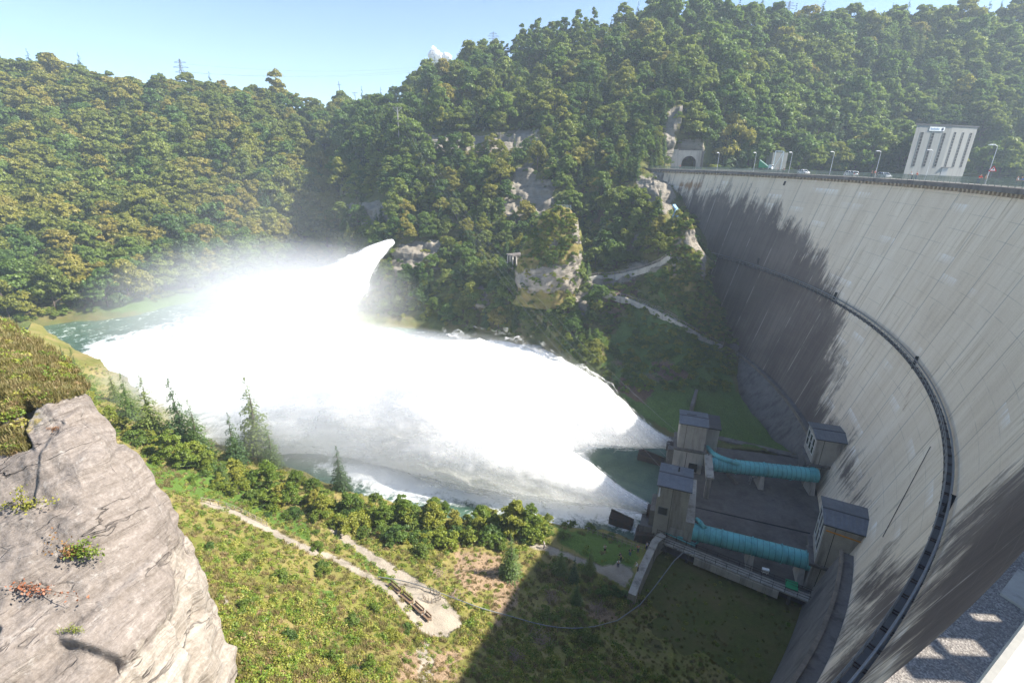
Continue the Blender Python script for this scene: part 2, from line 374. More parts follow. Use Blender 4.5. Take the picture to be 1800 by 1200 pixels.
sheet('near_slope', D_ROWS, 200, 170, .8, .12, M['slope_ground'], {
 'rock': [PATH_A, PATH_B, PATH_C, [(1080,985),(1112,1000),(1108,1028),(1050,1000)], [(760,935),(800,935),(790,950),(760,950)], [(380,1040),(402,1050),(405,1110),(385,1100)], [(736,1118),(752,1122),(760,1200),(735,1200)]],
 'soil': [[(800,970),(880,975),(880,1030),(830,1045),(800,1010)], [(870,1030),(915,990),(905,1070),(870,1110)], [(700,1150),(820,1140),(800,1190),(700,1200)], [(1040,1060),(1090,1080),(1060,1095),(1020,1075)]],
 'lush': [[(240,810),(380,830),(480,880),(560,930),(540,950),(440,900),(330,870),(250,850)], [(590,940),(700,1000),(720,1040),(640,1000)], [(540,1040),(590,1040),(590,1080),(540,1080)], [(975,925),(1060,938),(1130,965),(1104,1018),(1040,985),(985,955)]]}, 2)

# rock outcrop beside the camera
def rock_mat():
    t = NT('outcrop_rock')
    wob = t.n('ShaderNodeVectorMath', {0: t.co(), 1: t.n('ShaderNodeTexNoise', {'Vector': t.co(), 'Scale': .35, 'Detail': 4.0}).outputs['Color']}, operation='ADD').outputs[0]; wx = t.n('ShaderNodeSeparateXYZ', {'Vector': wob}).outputs; dz = t.math('ADD', t.math('MULTIPLY', wx[2], 2.5), t.math('ADD', t.math('MULTIPLY', wx[0], -1.15), t.math('MULTIPLY', wx[1], .35))); strat = t.n('ShaderNodeCombineXYZ', {'X': t.math('MULTIPLY', wx[0], .22), 'Y': t.math('MULTIPLY', wx[1], .22), 'Z': dz}).outputs[0]
    s1 = t.noise(1.0, 6, .7, strat, .35); s2 = t.noise(1.0, 4, .6, t.mapping((2.0,2.0,3.4), strat), .3)
    big = t.noise(.16, 5, .65); f = t.noise(6, 5, .7); fl = t.noise(1.6, 6, .7)
    k = t.math('ADD', t.math('MULTIPLY', s1, .55), t.math('MULTIPLY', f, .45))
    weath = t.ramp(k, [(.30, (.11,.09,.075)), (.45, (.19,.162,.14)), (.55, (.245,.212,.187)), (.70, (.37,.335,.30))])
    fresh = t.ramp(k, [(.3, (.15,.125,.10)), (.47, (.28,.245,.205)), (.66, (.42,.385,.345))])
    m = t.ramp(t.math('ADD', t.at('fresh'), t.math('MULTIPLY', t.math('SUBTRACT', fl, .5), 1.7)), [(.42, 0.0), (.58, 1.0)])
    c = t.mix(m, weath, fresh)
    lich = t.noise(2.2, 6, .75, None, .6); c = t.mix(t.ramp(lich, [(.58, 0.0), (.70, .55)]), c, (.44,.415,.385))
    crack = t.n('ShaderNodeTexVoronoi', {'Vector': t.mapping((2.2,2.2,.7), strat), 'Scale': .62, 'Randomness': 1.0}, feature='DISTANCE_TO_EDGE').outputs['Distance']
    ck = t.math('MULTIPLY', t.ramp(t.math('ADD', crack, t.math('MULTIPLY', fl, .12)), [(.055, 1.0), (.085, 0.0)]), t.ramp(big, [(.45, 0.0), (.6, .8)]))
    c = t.mix(t.math('MULTIPLY', ck, m), c, (.10,.085,.07))
    veg = t.ramp(t.math('ADD', t.at('grass'), t.math('MULTIPLY', t.math('SUBTRACT', fl, .5), 1.6)), [(.42, 0.0), (.58, 1.0)])
    gc = t.ramp(f, [(.3, (.15,.15,.045)), (.5, (.26,.205,.085)), (.7, (.36,.29,.15))])
    c = t.mix(veg, c, gc)
    cr = t.math('ABSOLUTE', t.math('SUBTRACT', t.noise(1.0, 4, .55, t.mapping((1.1,1.1,.30), strat, (3,1,7)), .15), .5)); cl = t.math('MULTIPLY', t.ramp(cr, [(.003, 1.0), (.013, 0.0)]), t.ramp(t.noise(.28, 3), [(.53, 0.0), (.60, .8)]))
    c = t.mix(cl, c, (.075,.065,.06)); ck = t.math('MAXIMUM', ck, t.math('MULTIPLY', cl, 2.0))
    h = t.math('ADD', t.math('ADD', t.math('MULTIPLY', s1, 1.0), t.math('MULTIPLY', s2, .35)), t.math('SUBTRACT', t.math('MULTIPLY', f, .25), t.math('MULTIPLY', ck, .5)))
    t.bsdf(c, .93, t.bump(h, .8, .22), 0, .15); M['outcrop_rock'] = t.m
rock_mat()
def E_rows():
    R = [[(-260,520,44),(-60,552,42),(20,575,40),(70,605,38),(110,630,36),(135,655,35)],
         [(-260,600,30),(-60,615,29),(20,628,28),(70,648,27),(118,668,27),(142,682,27.5)],
         [(-260,690,23),(-60,690,22.5),(20,690,22),(80,695,21.5),(128,698,22),(158,704,23)],
         [(-260,800,18.8),(-60,795,18.6),(40,795,18.4),(120,795,18.6),(190,797,19.2),(236,806,20.6)],
         [(-260,930,16),(-40,925,16),(70,922,16.2),(170,922,16.6),(265,926,17.8),(330,936,19.8)],
         [(-260,1080,13.6),(-40,1065,13.8),(90,1062,14.2),(200,1062,14.8),(310,1064,16),(393,1066,18.6)],
         [(-260,1260,11.2),(-40,1235,11.4),(100,1232,11.9),(220,1232,12.5),(330,1234,13.8),(404,1236,16.4)],
         [(-260,1600,8.5),(-40,1560,8.8),(100,1540,9.5),(220,1530,10.2),(330,1530,11.5),(410,1530,14)]]
    out = []
    for r in R:
        row = [PY(*p) for p in r]; e = row[-1]
        row += [e*1.05 + np.array([-.6, 0, -.5]), e*1.25 + np.array([-3.5, 0, -2.5]), e*1.6 + np.array([-10, 0, -6])]
        out.append(row)
    return out
def outcrop():
    G = catmull(catmull(np.array(E_rows(), float), 330, 0), 330, 1)
    du = np.gradient(G, axis=1); dv = np.gradient(G, axis=0); N = np.cross(du, dv); N /= np.linalg.norm(N, axis=-1, keepdims=True)+1e-9
    V = G.reshape(-1, 3); px, py = proj(V); N = N.reshape(-1, 3)
    j = fbm(V, .5, 4, 4)*24
    fresh = poly_mask(px+j, py+j, [(345,950),(400,1040),(420,1230),(170,1240),(260,1140),(320,1050),(300,980)], 60)
    fresh = np.maximum(fresh, .9*poly_mask(px+j, py+j, [(20,710),(110,715),(60,770)], 40))
    grass = poly_mask(px+j, py+j, [(-300,480),(150,640),(150,684),(100,694),(40,690),(-60,740),(-300,760)], 26)
    grass = np.maximum(grass, .55*poly_mask(px+j, py+j, [(-20,735),(60,700),(120,700),(50,770),(-20,810)], 30))
    rr = fbm(V, .22, 3, 1)*.14 + np.array([mnoise.cell(Vector((p[0]*.23+p[2]*.1, p[1]*.3, (p[2]-.46*p[0])*.42))) for p in V])*.30*(1-.5*fresh) + fbm(V, .9, 4, 2)*.16
    st = np.array([mnoise.noise(Vector((p[0]*.12+p[2]*.35, p[1]*.12, (p[2]-.46*p[0]+.14*p[1])*1.15))) for p in V])
    blocks = np.array([mnoise.cell(Vector((p[0]*.55+p[2]*.3, p[1]*.45, (p[2]+.3*p[0])*.8))) for p in V])
    disp = rr + np.round(st*4)/4*.18 + fresh*(blocks-.5)*.9 + grass*.25*fbm(V, 2.5, 3, 3)
    dg = disp.reshape(330, 330)
    for _ in range(4): dg[1:-1,1:-1] = .4*dg[1:-1,1:-1] + .15*(dg[:-2,1:-1]+dg[2:,1:-1]+dg[1:-1,:-2]+dg[1:-1,2:])
    dg[:48] *= np.linspace(.2, 1, 48)[:,None]; disp = dg.ravel()
    V = V - N*disp[:, None]*.9
    nv = nu = 330; idx = np.arange(nu*nv).reshape(nv, nu)
    F = np.stack([idx[:-1,:-1], idx[:-1,1:], idx[1:,1:], idx[1:,:-1]], -1).reshape(-1, 4)
    me = np_mesh('rock_outcrop', V, F); attr(me, 'fresh', fresh); attr(me, 'grass', grass)
    o = link_mesh('rock_outcrop', me, M['outcrop_rock'], None, True)
    SHEETS['rock_outcrop'] = BVHTree.FromPolygons([Vector(v) for v in V], [list(f) for f in F])
    return tag(o, kind='structure')
for nm in ('far_hill','gorge_hillside','reservoir_hillside','near_slope'): bpy.data.objects[nm]['kind'] = 'structure'
outcrop()
# ground to the horizon, lower grass, courtyard floor
def flat(name, pts, mat, kind='structure', sub=0):
    me = bpy.data.meshes.new(name); me.from_pydata([tuple(p) for p in pts], [], [list(range(len(pts)))]); me.update()
    for k in ('lush','soil','rock'): attr(me, k, np.zeros(len(pts)))
    o = link_mesh(name, me, mat); return tag(o, kind=kind)
flat('ground', [(-1800,-900,-75),(1800,-900,-75),(1800,2200,-75),(-1800,2200,-75)], M['lower_grass'])
yard = [PZ(x,y,-66) for x,y in ((1140,950),(1185,800),(1250,784),(1410,806))] + [np.array(p) for p in ((82,100,-66),(76,72,-66),(62,50,-66),(56,54,-66))] + [PZ(1150,962,-66)]
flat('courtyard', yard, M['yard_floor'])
flat('lower_lawn', [PZ(x,y,-66.9) for x,y in ((1118,958),(1160,940),(1300,985),(1470,1050))] + [np.array(p) for p in ((66,52,-66.9),(44,18,-66.9),(10,20,-66.9))] + [PZ(1050,1200,-66.9), PZ(1085,1050,-66.9)], M['lower_grass'])
SHEETS['lower_lawn'] = BVHTree.FromPolygons([v.co.copy() for v in bpy.data.objects['lower_lawn'].data.vertices], [list(p.vertices) for p in bpy.data.objects['lower_lawn'].data.polygons])
# ------------------------------------------------------------------ the dam
def dam_mat():
    t = NT('dam_concrete')
    uv = t.n('ShaderNodeUVMap', uv_map='UVMap').outputs[0]            # u = metres along the arc, v = height in metres
    def nz(su, sv, det=5, r=.6, d=0, off=0): return t.noise(1.0, det, r, t.mapping((su, sv, 1), uv, (off, off, 0)), d)
    streak = nz(.28, .030, 6, .68, .8); streak2 = nz(1.1, .05, 6, .66, .5, 7); blot = nz(.06, .06, 5, .6); fine = nz(3.5, 3.5, 5, .65); board = nz(.3, 6.5, 3, .6, 0, 3)
    k = t.math('ADD', t.math('ADD', t.math('MULTIPLY', streak, .38), t.math('MULTIPLY', blot, .32)), t.math('ADD', t.math('MULTIPLY', fine, .18), t.math('MULTIPLY', board, .12)))
    c = t.ramp(k, [(.34, (.51,.41,.30)), (.45, (.67,.56,.425)), (.55, (.75,.645,.505)), (.68, (.82,.74,.615))])
    # warm seepage streaks
    warm = t.math('MULTIPLY', t.ramp(streak2, [(.52, 0.0), (.68, .85)]), t.ramp(blot, [(.4, 0.0), (.6, 1.0)]))
    c = t.mix(warm, c, (.43,.325,.20))
    # dark water staining, broken along vertical runs
    sm = t.math('ADD', t.at('stain'), t.math('ADD', t.math('MULTIPLY', t.math('SUBTRACT', streak, .5), 1.1), t.math('ADD', t.math('MULTIPLY', t.math('SUBTRACT', streak2, .5), 1.0), t.math('MULTIPLY', t.math('SUBTRACT', nz(.18,.12,7,.72,.6,15), .5), 1.5))))
    m = t.ramp(sm, [(.26, 0.0), (.46, .55), (.60, .93), (.75, 1.0)])
    dk = t.ramp(t.math('ADD', t.math('MULTIPLY', streak2, .5), t.math('MULTIPLY', blot, .5)), [(.36, (.06,.048,.044)), (.5, (.10,.078,.070)), (.64, (.17,.14,.122))])
    c = t.mix(t.math('MULTIPLY', m, .95), c, dk)
    rust = t.ramp(t.math('ADD', t.at('rust'), t.math('MULTIPLY', t.math('SUBTRACT', streak2, .5), 1.2)), [(.45, 0.0), (.7, .85)])
    c = t.mix(rust, c, (.26,.13,.05))
    # construction joints: lifts about 3 m apart, vertical joints 12.8 m apart, with pale lime runs below the lifts
    sx = t.n('ShaderNodeSeparateXYZ', {'Vector': uv}).outputs
    du = t.math('ABSOLUTE', t.math('SUBTRACT', t.math('FRACT', t.math('DIVIDE', sx[0], 12.8)), .5)); dv0 = t.math('FRACT', t.math('DIVIDE', sx[1], 3.05)); dv = t.math('ABSOLUTE', t.math('SUBTRACT', dv0, .5))
    jv = t.ramp(t.math('ADD', du, t.math('MULTIPLY', t.math('SUBTRACT', fine, .5), .006)), [(.008, 1.0), (.02, 0.0)]); jl = t.ramp(dv, [(.475, 0.0), (.495, 1.0)])
    jn = t.ramp(nz(.16, .33, 2, .5, 0, 5), [(.42, 0.15), (.58, 1.0)])
    c = t.mix(t.math('MULTIPLY', jv, .45), c, (.19,.165,.135))
    pale_j = t.math('MULTIPLY', t.math('MULTIPLY', jv, m), t.ramp(nz(.05, .12, 3, .6, 0, 9), [(.46, 0.0), (.56, .9)]))
    c = t.mix(pale_j, c, (.36,.32,.28))
    c = t.mix(t.math('MULTIPLY', t.math('MULTIPLY', jl, jn), .38), c, (.22,.195,.165))
    pid = t.n('ShaderNodeCombineXYZ', {'X': t.math('FLOOR', t.math('DIVIDE', sx[0], 6.4)), 'Y': t.math('FLOOR', t.math('DIVIDE', t.math('SUBTRACT', sx[1], 1.525), 3.05)), 'Z': 3.0}).outputs[0]
    pw = t.n('ShaderNodeTexWhiteNoise', {'Vector': pid}, noise_dimensions='3D').outputs['Value']; dvs = t.math('SUBTRACT', 1.0, t.math('FRACT', t.math('DIVIDE', t.math('SUBTRACT', sx[1], 1.525), 3.05)))
    run = t.math('MULTIPLY', t.ramp(t.math('ADD', dvs, t.math('MULTIPLY', streak2, .9)), [(.45, 1.0), (1.2, 0.0)]), t.ramp(t.math('ADD', pw, t.math('MULTIPLY', t.math('SUBTRACT', nz(.12,.02,2,.5,0,33), .5), .5)), [(.80, 0.0), (.90, 1.0)]))
    run = t.math('MULTIPLY', run, t.ramp(nz(1.5, .05, 5, .65, .2, 2), [(.40, 0.0), (.60, .9)]))
    run = t.math('MULTIPLY', run, t.math('SUBTRACT', 1.0, m))
    c = t.mix(t.math('MULTIPLY', run, .75), c, (.90,.885,.86))
    h = t.math('ADD', t.math('MULTIPLY', fine, .4), t.math('MULTIPLY', jv, -1.2))
    t.bsdf(c, .92, t.bump(h, .35, .08), 0, .15); M['dam_concrete'] = t.m
dam_mat()
TH0, TH1, THE = math.radians(43), math.radians(-53.0), math.radians(-72)
dam = empty('arch_dam', arc(0, 150, -70), 'tall curved concrete arch dam with dark water stains and a road along its crest', 'dam')
def dam_face():
    nu, nz = 420, 110; V = []; UV = []; idx = np.zeros((nz, nu), int)
    ths = np.linspace(TH0, math.radians(-58.3), nu); ks = np.linspace(0, 1, nz)
    for j, kk in enumerate(ks):
        for i, th in enumerate(ths):
            zt = -3.6 if th > TH1 else -3.6 + (th-TH1)/math.radians(5.3)*11.3
            z = -70 + (zt+70)*kk
            V.append(tuple(arc(th, face_r(z), z))); UV.append((-th*RC0+300, z+100))
    V = np.array(V); px, py = proj(V); idx = np.arange(nu*nz).reshape(nz, nu)
    F = np.stack([idx[:-1,:-1], idx[:-1,1:], idx[1:,1:], idx[1:,:-1]], -1).reshape(-1, 4)
    jit = fbm(V*np.array([1,1,.25]), .15, 4, 2)*16
    st = np.zeros(len(V))
    for poly, w in (([(1150,352),(1235,350),(1300,352),(1370,392),(1418,432),(1452,520),(1462,600),(1446,700),(1446,790),(1250,790),(1150,600)], 1.25),
                    ([(1640,1010),(1690,925),(1770,845),(1830,800),(1850,960),(1610,1200),(1540,1230),(1560,1150)], .95),
                    ([(1505,1010),(1560,985),(1628,965),(1600,1080),(1530,1200),(1440,1230),(1455,1180),(1490,1090)], .72),
                    ([(1460,690),(1500,800),(1520,880),(1500,900),(1440,800)], .55), ([(1180,298),(1240,300),(1240,330),(1190,345)], .30)):
        st = np.maximum(st, w*poly_mask(px+jit, py+jit*.4, poly, 46))
    ru = np.zeros(len(V))
    for poly in ([(1378,332),(1386,332),(1374,372),(1366,372)], [(1496,770),(1502,775),(1505,800),(1498,800)], [(1185,318),(1240,315),(1236,335),(1188,335)], [(1600,660),(1612,668),(1590,730),(1582,720)]):
        ru = np.maximum(ru, .62*poly_mask(px, py, poly, 8))
    me = np_mesh('wall', V, F); attr(me, 'stain', st); attr(me, 'rust', ru)
    uvl = me.uv_layers.new(name='UVMap'); li = np.zeros(len(me.loops), np.int32); me.loops.foreach_get('vertex_index', li)
    uvl.data.foreach_set('uv', np.array(UV, np.float32)[li].ravel())
    o = link_mesh('wall', me, M['dam_concrete'], None, True); attach(o, dam)
    # lower body on below the gravel terrace
    V = []; UV = []; zs = np.linspace(-70, -15.2, 60); ths = np.linspace(math.radians(-58.3), THE, 50)
    for z in zs:
        for th in ths: V.append(tuple(arc(th, face_r(z), z))); UV.append((-th*RC0+300, z+100))
    V = np.array(V); px, py = proj(V); idx = np.arange(60*50).reshape(60, 50); F = np.stack([idx[:-1,:-1], idx[:-1,1:], idx[1:,1:], idx[1:,:-1]], -1).reshape(-1, 4)
    me = np_mesh('abutment_wall', V, F); st = np.clip(poly_mask(px, py, [(1640,1010),(1850,880),(1850,960),(1610,1210),(1400,1400),(1400,1230)], 30), 0, .9); attr(me, 'stain', np.maximum(st, .75)); attr(me, 'rust', np.zeros(len(V)))
    uvl = me.uv_layers.new(name='UVMap'); li = np.zeros(len(me.loops), np.int32); me.loops.foreach_get('vertex_index', li); uvl.data.foreach_set('uv', np.array(UV, np.float32)[li].ravel())
    attach(link_mesh('abutment_wall', me, M['dam_concrete'], None, True), dam)
dam_face()
def ring(r0, r1, z0, z1, t0, t1, n=160):
    """a solid curved beam between two radii and two levels"""
    mb = MB(); rings = []
    for th in np.linspace(t0, t1, n): rings.append([arc(th, r0, z0), arc(th, r1, z0), arc(th, r1, z1), arc(th, r0, z1)])
    mb.loft(rings); return mb
ring(152.9, 158.8, -70, -5.0, TH0, TH1).build('dam_core', M['concrete'], dam)
cb = ring(151.75, 153.1, -4.15, -3.28, TH0, TH1)
dn = cb; dn.k = 1; n = int((TH0-TH1)*152.5/1.5)
for th in np.linspace(TH0, TH1, n):
    c = arc(th, 152.15, -4.5); u = Vector((math.cos(th), math.sin(th), 0)); v = Vector((-u.y, u.x, 0)); z = Vector((0,0,1))
    dn.hexa([c+u*a*.34+v*b*.3+z*h*.33 for h in (-1, 1) for a, b in ((-1,-1),(1,-1),(1,1),(-1,1))])
simple('lime_stain', (.36,.28,.19), .9, var=.3, scale=.8)
dn.build('crest_beam', [M['concrete_dark'], M['lime_stain']], dam)
road = ring(153.1, 158.8, -4.9, -3.36, TH0, TH1).build('road', M['concrete_pale']); tag(road, kind='structure')
fp = ring(153.12, 154.3, -3.356, -3.22, TH0, TH1).build('pavement', M['concrete_pale']); tag(fp, kind='structure')
# catwalk half-way up the face
simple('catwalk_grey', (.10,.10,.105), .7, .2, var=.2, scale=.6)
def catwalk():
    R0 = face_r(-34); t0, t1 = math.radians(40), math.radians(-71)
    w = ring(R0-.85, R0+.3, -34.25, -34.1, t0, t1, 220); br = w; br.k = 1
    rl = MB(); ths = np.linspace(t0, t1, 220)
    for z in (-33.0, -33.5):
        rl.tube([arc(t, R0-.82, z) for t in ths], .05, 5)
    for t in np.linspace(t0, t1, 145):
        rl.bar(arc(t, R0-.82, -34.2), arc(t, R0-.82, -33.0), .06)
    for t in np.linspace(t0, t1, 110):
        br.bar(arc(t, R0-.9, -34.05), arc(t, R0+.1, -34.05), .07, .10); br.bar(arc(t+.0025, R0-.9, -34.05), arc(t+.0025, R0+.1, -34.05), .07, .10); br.bar(arc(t, R0-.7, -34.3), arc(t, R0+.6, -35.4), .12)
    w = w.build('catwalk', [M['catwalk_grey'], M['dark_steel']], dam)
    o = rl.build('handrail', M['steel_grey'], None); o.data.transform(wmat(dam).inverted()); o.parent = w
    ic = MB(); ic.tube([arc(t, R0-.18, -33.2) for t in ths], .12, 6); o = ic.build('cable_duct', M['steel_grey'], None); o.data.transform(wmat(dam).inverted()); o.parent = w
catwalk()
simple('footing_stone', (.20,.165,.13), .95, var=.35, scale=.35, grime=(.10,.085,.07))
def toe(th):
    d = math.degrees(th); zt = np.interp(d, [-70,-52,-33,-24,-17,40], [-46,-49,-57,-60,-61,-61]); R = face_r(zt)
    return R, zt, np.interp(d, [-70,-38,-25,-17,-9,0,32], [133.0,133.2,132.8,131.5,129,127,124])
for t0, t1 in ((32, -19.6), (-37.6, -70)):                         # sloping toe wall with its ledge, broken where the valve houses stand
    fo = MB(); rings = []; lg = MB(); r2 = []
    for th in np.linspace(math.radians(t0), math.radians(t1), 90):
        R, zt, lo = toe(th); rings.append([arc(th, R+1, -70), arc(th, lo, -70), arc(th, R-1.5, zt), arc(th, R+1, zt)])
        r2.append([arc(th, R-1.8, zt-.3), arc(th, R-1.35, zt-.3), arc(th, R-1.35, zt+.35), arc(th, R-1.8, zt+.35)])
    fo.loft(rings); fo.build('toe_wall', M['concrete_dark'], dam); lg.loft(r2); lg.build('toe_kerb', M['footing_stone'], dam)
dp = MB()
def wall_px(x, y, inset=.15):
    c = cone(x, y); d = np.array([DC[0]-c[0], DC[1]-c[1], 0]); return Vector(c + d/np.linalg.norm(d)*inset)
for a, b in (((1638,785),(1554,944)),):
    MB_ = MB(); MB_.tube([wall_px(a[0]+(b[0]-a[0])*k, a[1]+(b[1]-a[1])*k) for k in np.linspace(0, 1, 8)], .05, 6); MB_.build('drain_pipe', M['dark_steel'], dam)
for (a, b) in (((1606,648),(1614,627)), ((1663,905),(1679,873)), ((1466,526),(1471,514)), ((1332,464),(1334,454)), ((1378,326),(1381,319))):   # slots in the face above the catwalk
    p, q = wall_px(*a, .0), wall_px(*b, .0); MB_ = MB(); MB_.bar(p, q, .75 if a[0] > 1600 else .6, .5); MB_.build('instrument_niche', M['black_void'], dam)
# railings on the crest
def crest_rail(R, label):
    ths = np.linspace(TH0, TH1, 200); a = MB()
    for z in (-2.15, -2.6, -3.1): a.tube([arc(t, R, z) for t in ths], .05, 5)
    p = a
    for t in np.linspace(TH0, TH1, int((TH0-TH1)*R/2.2)): p.bar(arc(t, R, -3.4), arc(t, R, -2.12), .09)
    b = a
    for t in np.linspace(TH0, TH1, int((TH0-TH1)*R/.3)): b.bar(arc(t, R, -3.1), arc(t, R, -2.15), .035)
    tag(a.build('guard_railing', M['rail_green']), label, 'railing')
crest_rail(152.5, 'long green-grey crest railing on the downstream edge of the dam above the stained face')
crest_rail(158.5, 'long green-grey crest railing on the reservoir edge of the dam behind the cars')
# gravel terrace, parapet by the camera, unseen wall added to shade the terrace in patches
def gravel():
    t = NT('gravel'); v = t.n('ShaderNodeTexVoronoi', {'Vector': t.co(), 'Scale': 22.0}); n = t.noise(1.0, 4, .6)
    c = t.ramp(t.n('ShaderNodeSeparateXYZ', {'Vector': v.outputs['Color']}).outputs[0], [(.0, (.12,.108,.098)), (.6, (.22,.20,.18)), (1.0, (.36,.33,.295))])
    c = t.mix(t.ramp(n, [(.4, 0.0), (.7, .3)]), c, (.22,.19,.16))
    t.bsdf(c, .9, t.bump(v.outputs['Distance'], .7, .03)); M['gravel'] = t.m
gravel()
tw = MB(); ths = np.linspace(math.radians(-56.2), THE, 30)
V = [arc(t, face_r(-15) - .70, -15) for t in ths]; e = arc(THE, face_r(-15), -15)
outer = [Vector((e.x+3, e.y-14, -15)), Vector((44, -16, -15)), Vector((44, 18, -15)), Vector((26, 19, -15))]
P = V + outer
tw.add(P + [p - Vector((0,0,.5)) for p in P], [tuple(range(len(P))), tuple(range(2*len(P)-1, len(P)-1, -1))] + [(i, (i+1) % len(P), len(P)+(i+1) % len(P), len(P)+i) for i in range(len(P))])
tag(tw.build('gravel_terrace', M['gravel']), kind='structure')
sl = MB(); a0, a1 = PZ(1720,1036,-14.98), PZ(1800,1080,-14.98)
e0 = Vector(PZ(1758,1042,-14.93)); e1 = Vector(PZ(1822,1085,-14.93)); w = Vector(PZ(1790,1000,-14.93)) - e0
sl.hexa([p + Vector((0,0,h)) for h in (-.1, .04) for p in (e0, e1, e1+w, e0+w)])
tag(sl.build('drain_cover', M['concrete']), 'grey concrete slab set in the gravel terrace at the top of the dam face', 'slab')
def parapet():
    p0, p1 = Vector(PZ(1800,1086,-.8)), Vector(PZ(1712,1200,-.8)); d = (p1-p0).normalized(); n = Vector((-d.y, d.x, 0));
    if n.x < 0: n = -n
    a, b = p0 - d*6, p1 + d*.9
    mb = MB(); mb.hexa([p + Vector((0,0,h)) for h in (-14.2, -.103) for p in (a+n*.03, b+n*.03, b+n*.6, a+n*.6)])
    g = empty('parapet_wall', (a.x, a.y, -15), 'pale concrete parapet top in the near corner beside the viewer', 'wall')
    mb.build('wall', M['concrete_pale'], g, bevel=.02)
    cp = MB(); U = Vector((0,0,1)); cp.hexa([p - U*.1 for p in (a, b, b+n*.64, a+n*.64)] + [a, b, b+n*.64, a+n*.64])
    cp.build('coping', M['coping'], g, bevel=.015)
simple('coping', (.42,.40,.35), .9, var=.12, scale=5, bump=.06)
parapet()
SUN_EL, SUN_AZ = math.radians(42.2), math.radians(-2)
SDIR = Vector((math.cos(SUN_EL)*math.cos(SUN_AZ), math.cos(SUN_EL)*math.sin(SUN_AZ), math.sin(SUN_EL)))
def shade_wall():
    """unseen wall added beside the terrace; its openings are set to cast sun patches"""
    X = 27.0; quads = []
    for q in (((1697,1085),(1748,1080),(1745,1087),(1697,1089)), ((1665,1130),(1712,1124),(1697,1145),(1645,1148)), ((1628,1160),(1680,1157),(1660,1192),(1605,1194))):
        ys = []; zs = []
        for x, y in q:
            p = Vector(PZ(x, y, -15)); t = (X-p.x)/SDIR.x; r = p + SDIR*t; ys.append(r.y); zs.append(r.z)
        quads.append((min(ys), max(ys), min(zs), max(zs)))
    quads.sort(); mb = MB(); zb, zt = -15, -3.4; y = -16.0
    for y0, y1, z0, z1 in quads:
        y0 = max(y0, y+.05); mb.box(X, X+.4, y, y0, zb, zt); mb.box(X, X+.4, y0, y1, zb, z0); mb.box(X, X+.4, y0, y1, z1, zt); y = y1
    mb.box(X, X+.4, y, 17.5, zb, zt)
    tag(mb.build('added_shade_wall', M['concrete']), 'unseen concrete wall added to shade the gravel terrace, with openings for sun patches', 'wall')
shade_wall()
# ------------------------------------------------------------------ gate houses, valve houses, pipes, courtyard
def V3(p): return Vector((float(p[0]), float(p[1]), float(p[2])))
def house(o, u, name, label, cat, L, W, z0, z1, gable=.55, over=.35, group=None):
    """root and frame; local x along u from -L/2 to L/2, y across, z from the courtyard"""
    rz = math.atan2(u[1], u[0]); g = empty(name, (o[0], o[1], z0), label, cat, group, rz)
    F = frame((o[0], o[1], 0), u)
    b = MB(F); b.box(-L/2, L/2, -W/2, W/2, z0, z1); b.build('wall', M['concrete'], g, bevel=.04)
    r = MB(F); x0, x1 = -L/2-over, L/2+over
    for s in (-1, 1):
        ye = s*(W/2+over)
        P = [(x0,0,z1+gable), (x1,0,z1+gable), (x1,ye,z1+.06), (x0,ye,z1+.06)]; Q = [(p[0],p[1],p[2]+.16) for p in P]
        r.add(P+Q, [(0,1,2,3), (4,5,6,7), (0,1,5,4), (1,2,6,5), (2,3,7,6), (3,0,4,7)])
    r.build('roof', M['ribbed_roof'], g)
    rc = MB(F); rc.box(x0-.02, x1+.02, -.12, .12, z1+gable+.12, z1+gable+.22)
    for s in (-1, 1): rc.bar((x0, s*(W/2+over+.05), z1+.12), (x1, s*(W/2+over+.05), z1+.12), .14)
    rc.build('gutter', M['roof_dark'], g)
    for xx in (-L/2, L/2-.2):
        gb = MB(F); gb.add([(xx,-W/2,z1),(xx,W/2,z1),(xx,0,z1+gable),(xx+.2,-W/2,z1),(xx+.2,W/2,z1),(xx+.2,0,z1+gable)], [(0,1,2),(3,5,4),(0,3,4,1),(1,4,5,2),(2,5,3,0)])
        gb.build('gable', M['concrete'], g)
    return g, F
def window(g, F, face, c, w, h, z, L, W, nv=2, nh=1, frame_m='window_frame', name='window'):
    """framed window on a face: 'x-','y-' ; c centre along the face, z sill"""
    mb = MB(F); gl = MB(F)
    def bx(m, a0, a1, d0, d1, z0, z1):
        if face == 'y-': m.box(a0, a1, -W/2-d1, -W/2-d0, z0, z1)
        else: m.box(-L/2-d1, -L/2-d0, a0, a1, z0, z1)
    bx(mb, c-w/2-.12, c-w/2, -.05, .07, z-.12, z+h+.12); bx(mb, c+w/2, c+w/2+.12, -.05, .07, z-.12, z+h+.12)
    bx(mb, c-w/2, c+w/2, -.05, .07, z-.12, z); bx(mb, c-w/2, c+w/2, -.05, .07, z+h, z+h+.12)
    for i in range(1, nv): bx(mb, c-w/2, c+w/2, -.05, .05, z+h*i/nv-.05, z+h*i/nv+.05)
    for i in range(1, nh): bx(mb, c-w/2+w*i/nh-.04, c-w/2+w*i/nh+.04, -.05, .045, z, z+h)
    o = mb.build(name, M[frame_m], g); bx(gl, c-w/2, c+w/2, -.05, .02, z, z+h)
    q = gl.build('pane', M['glass_dark'], None); q.data.transform(wmat(g).inverted()); q.parent = o
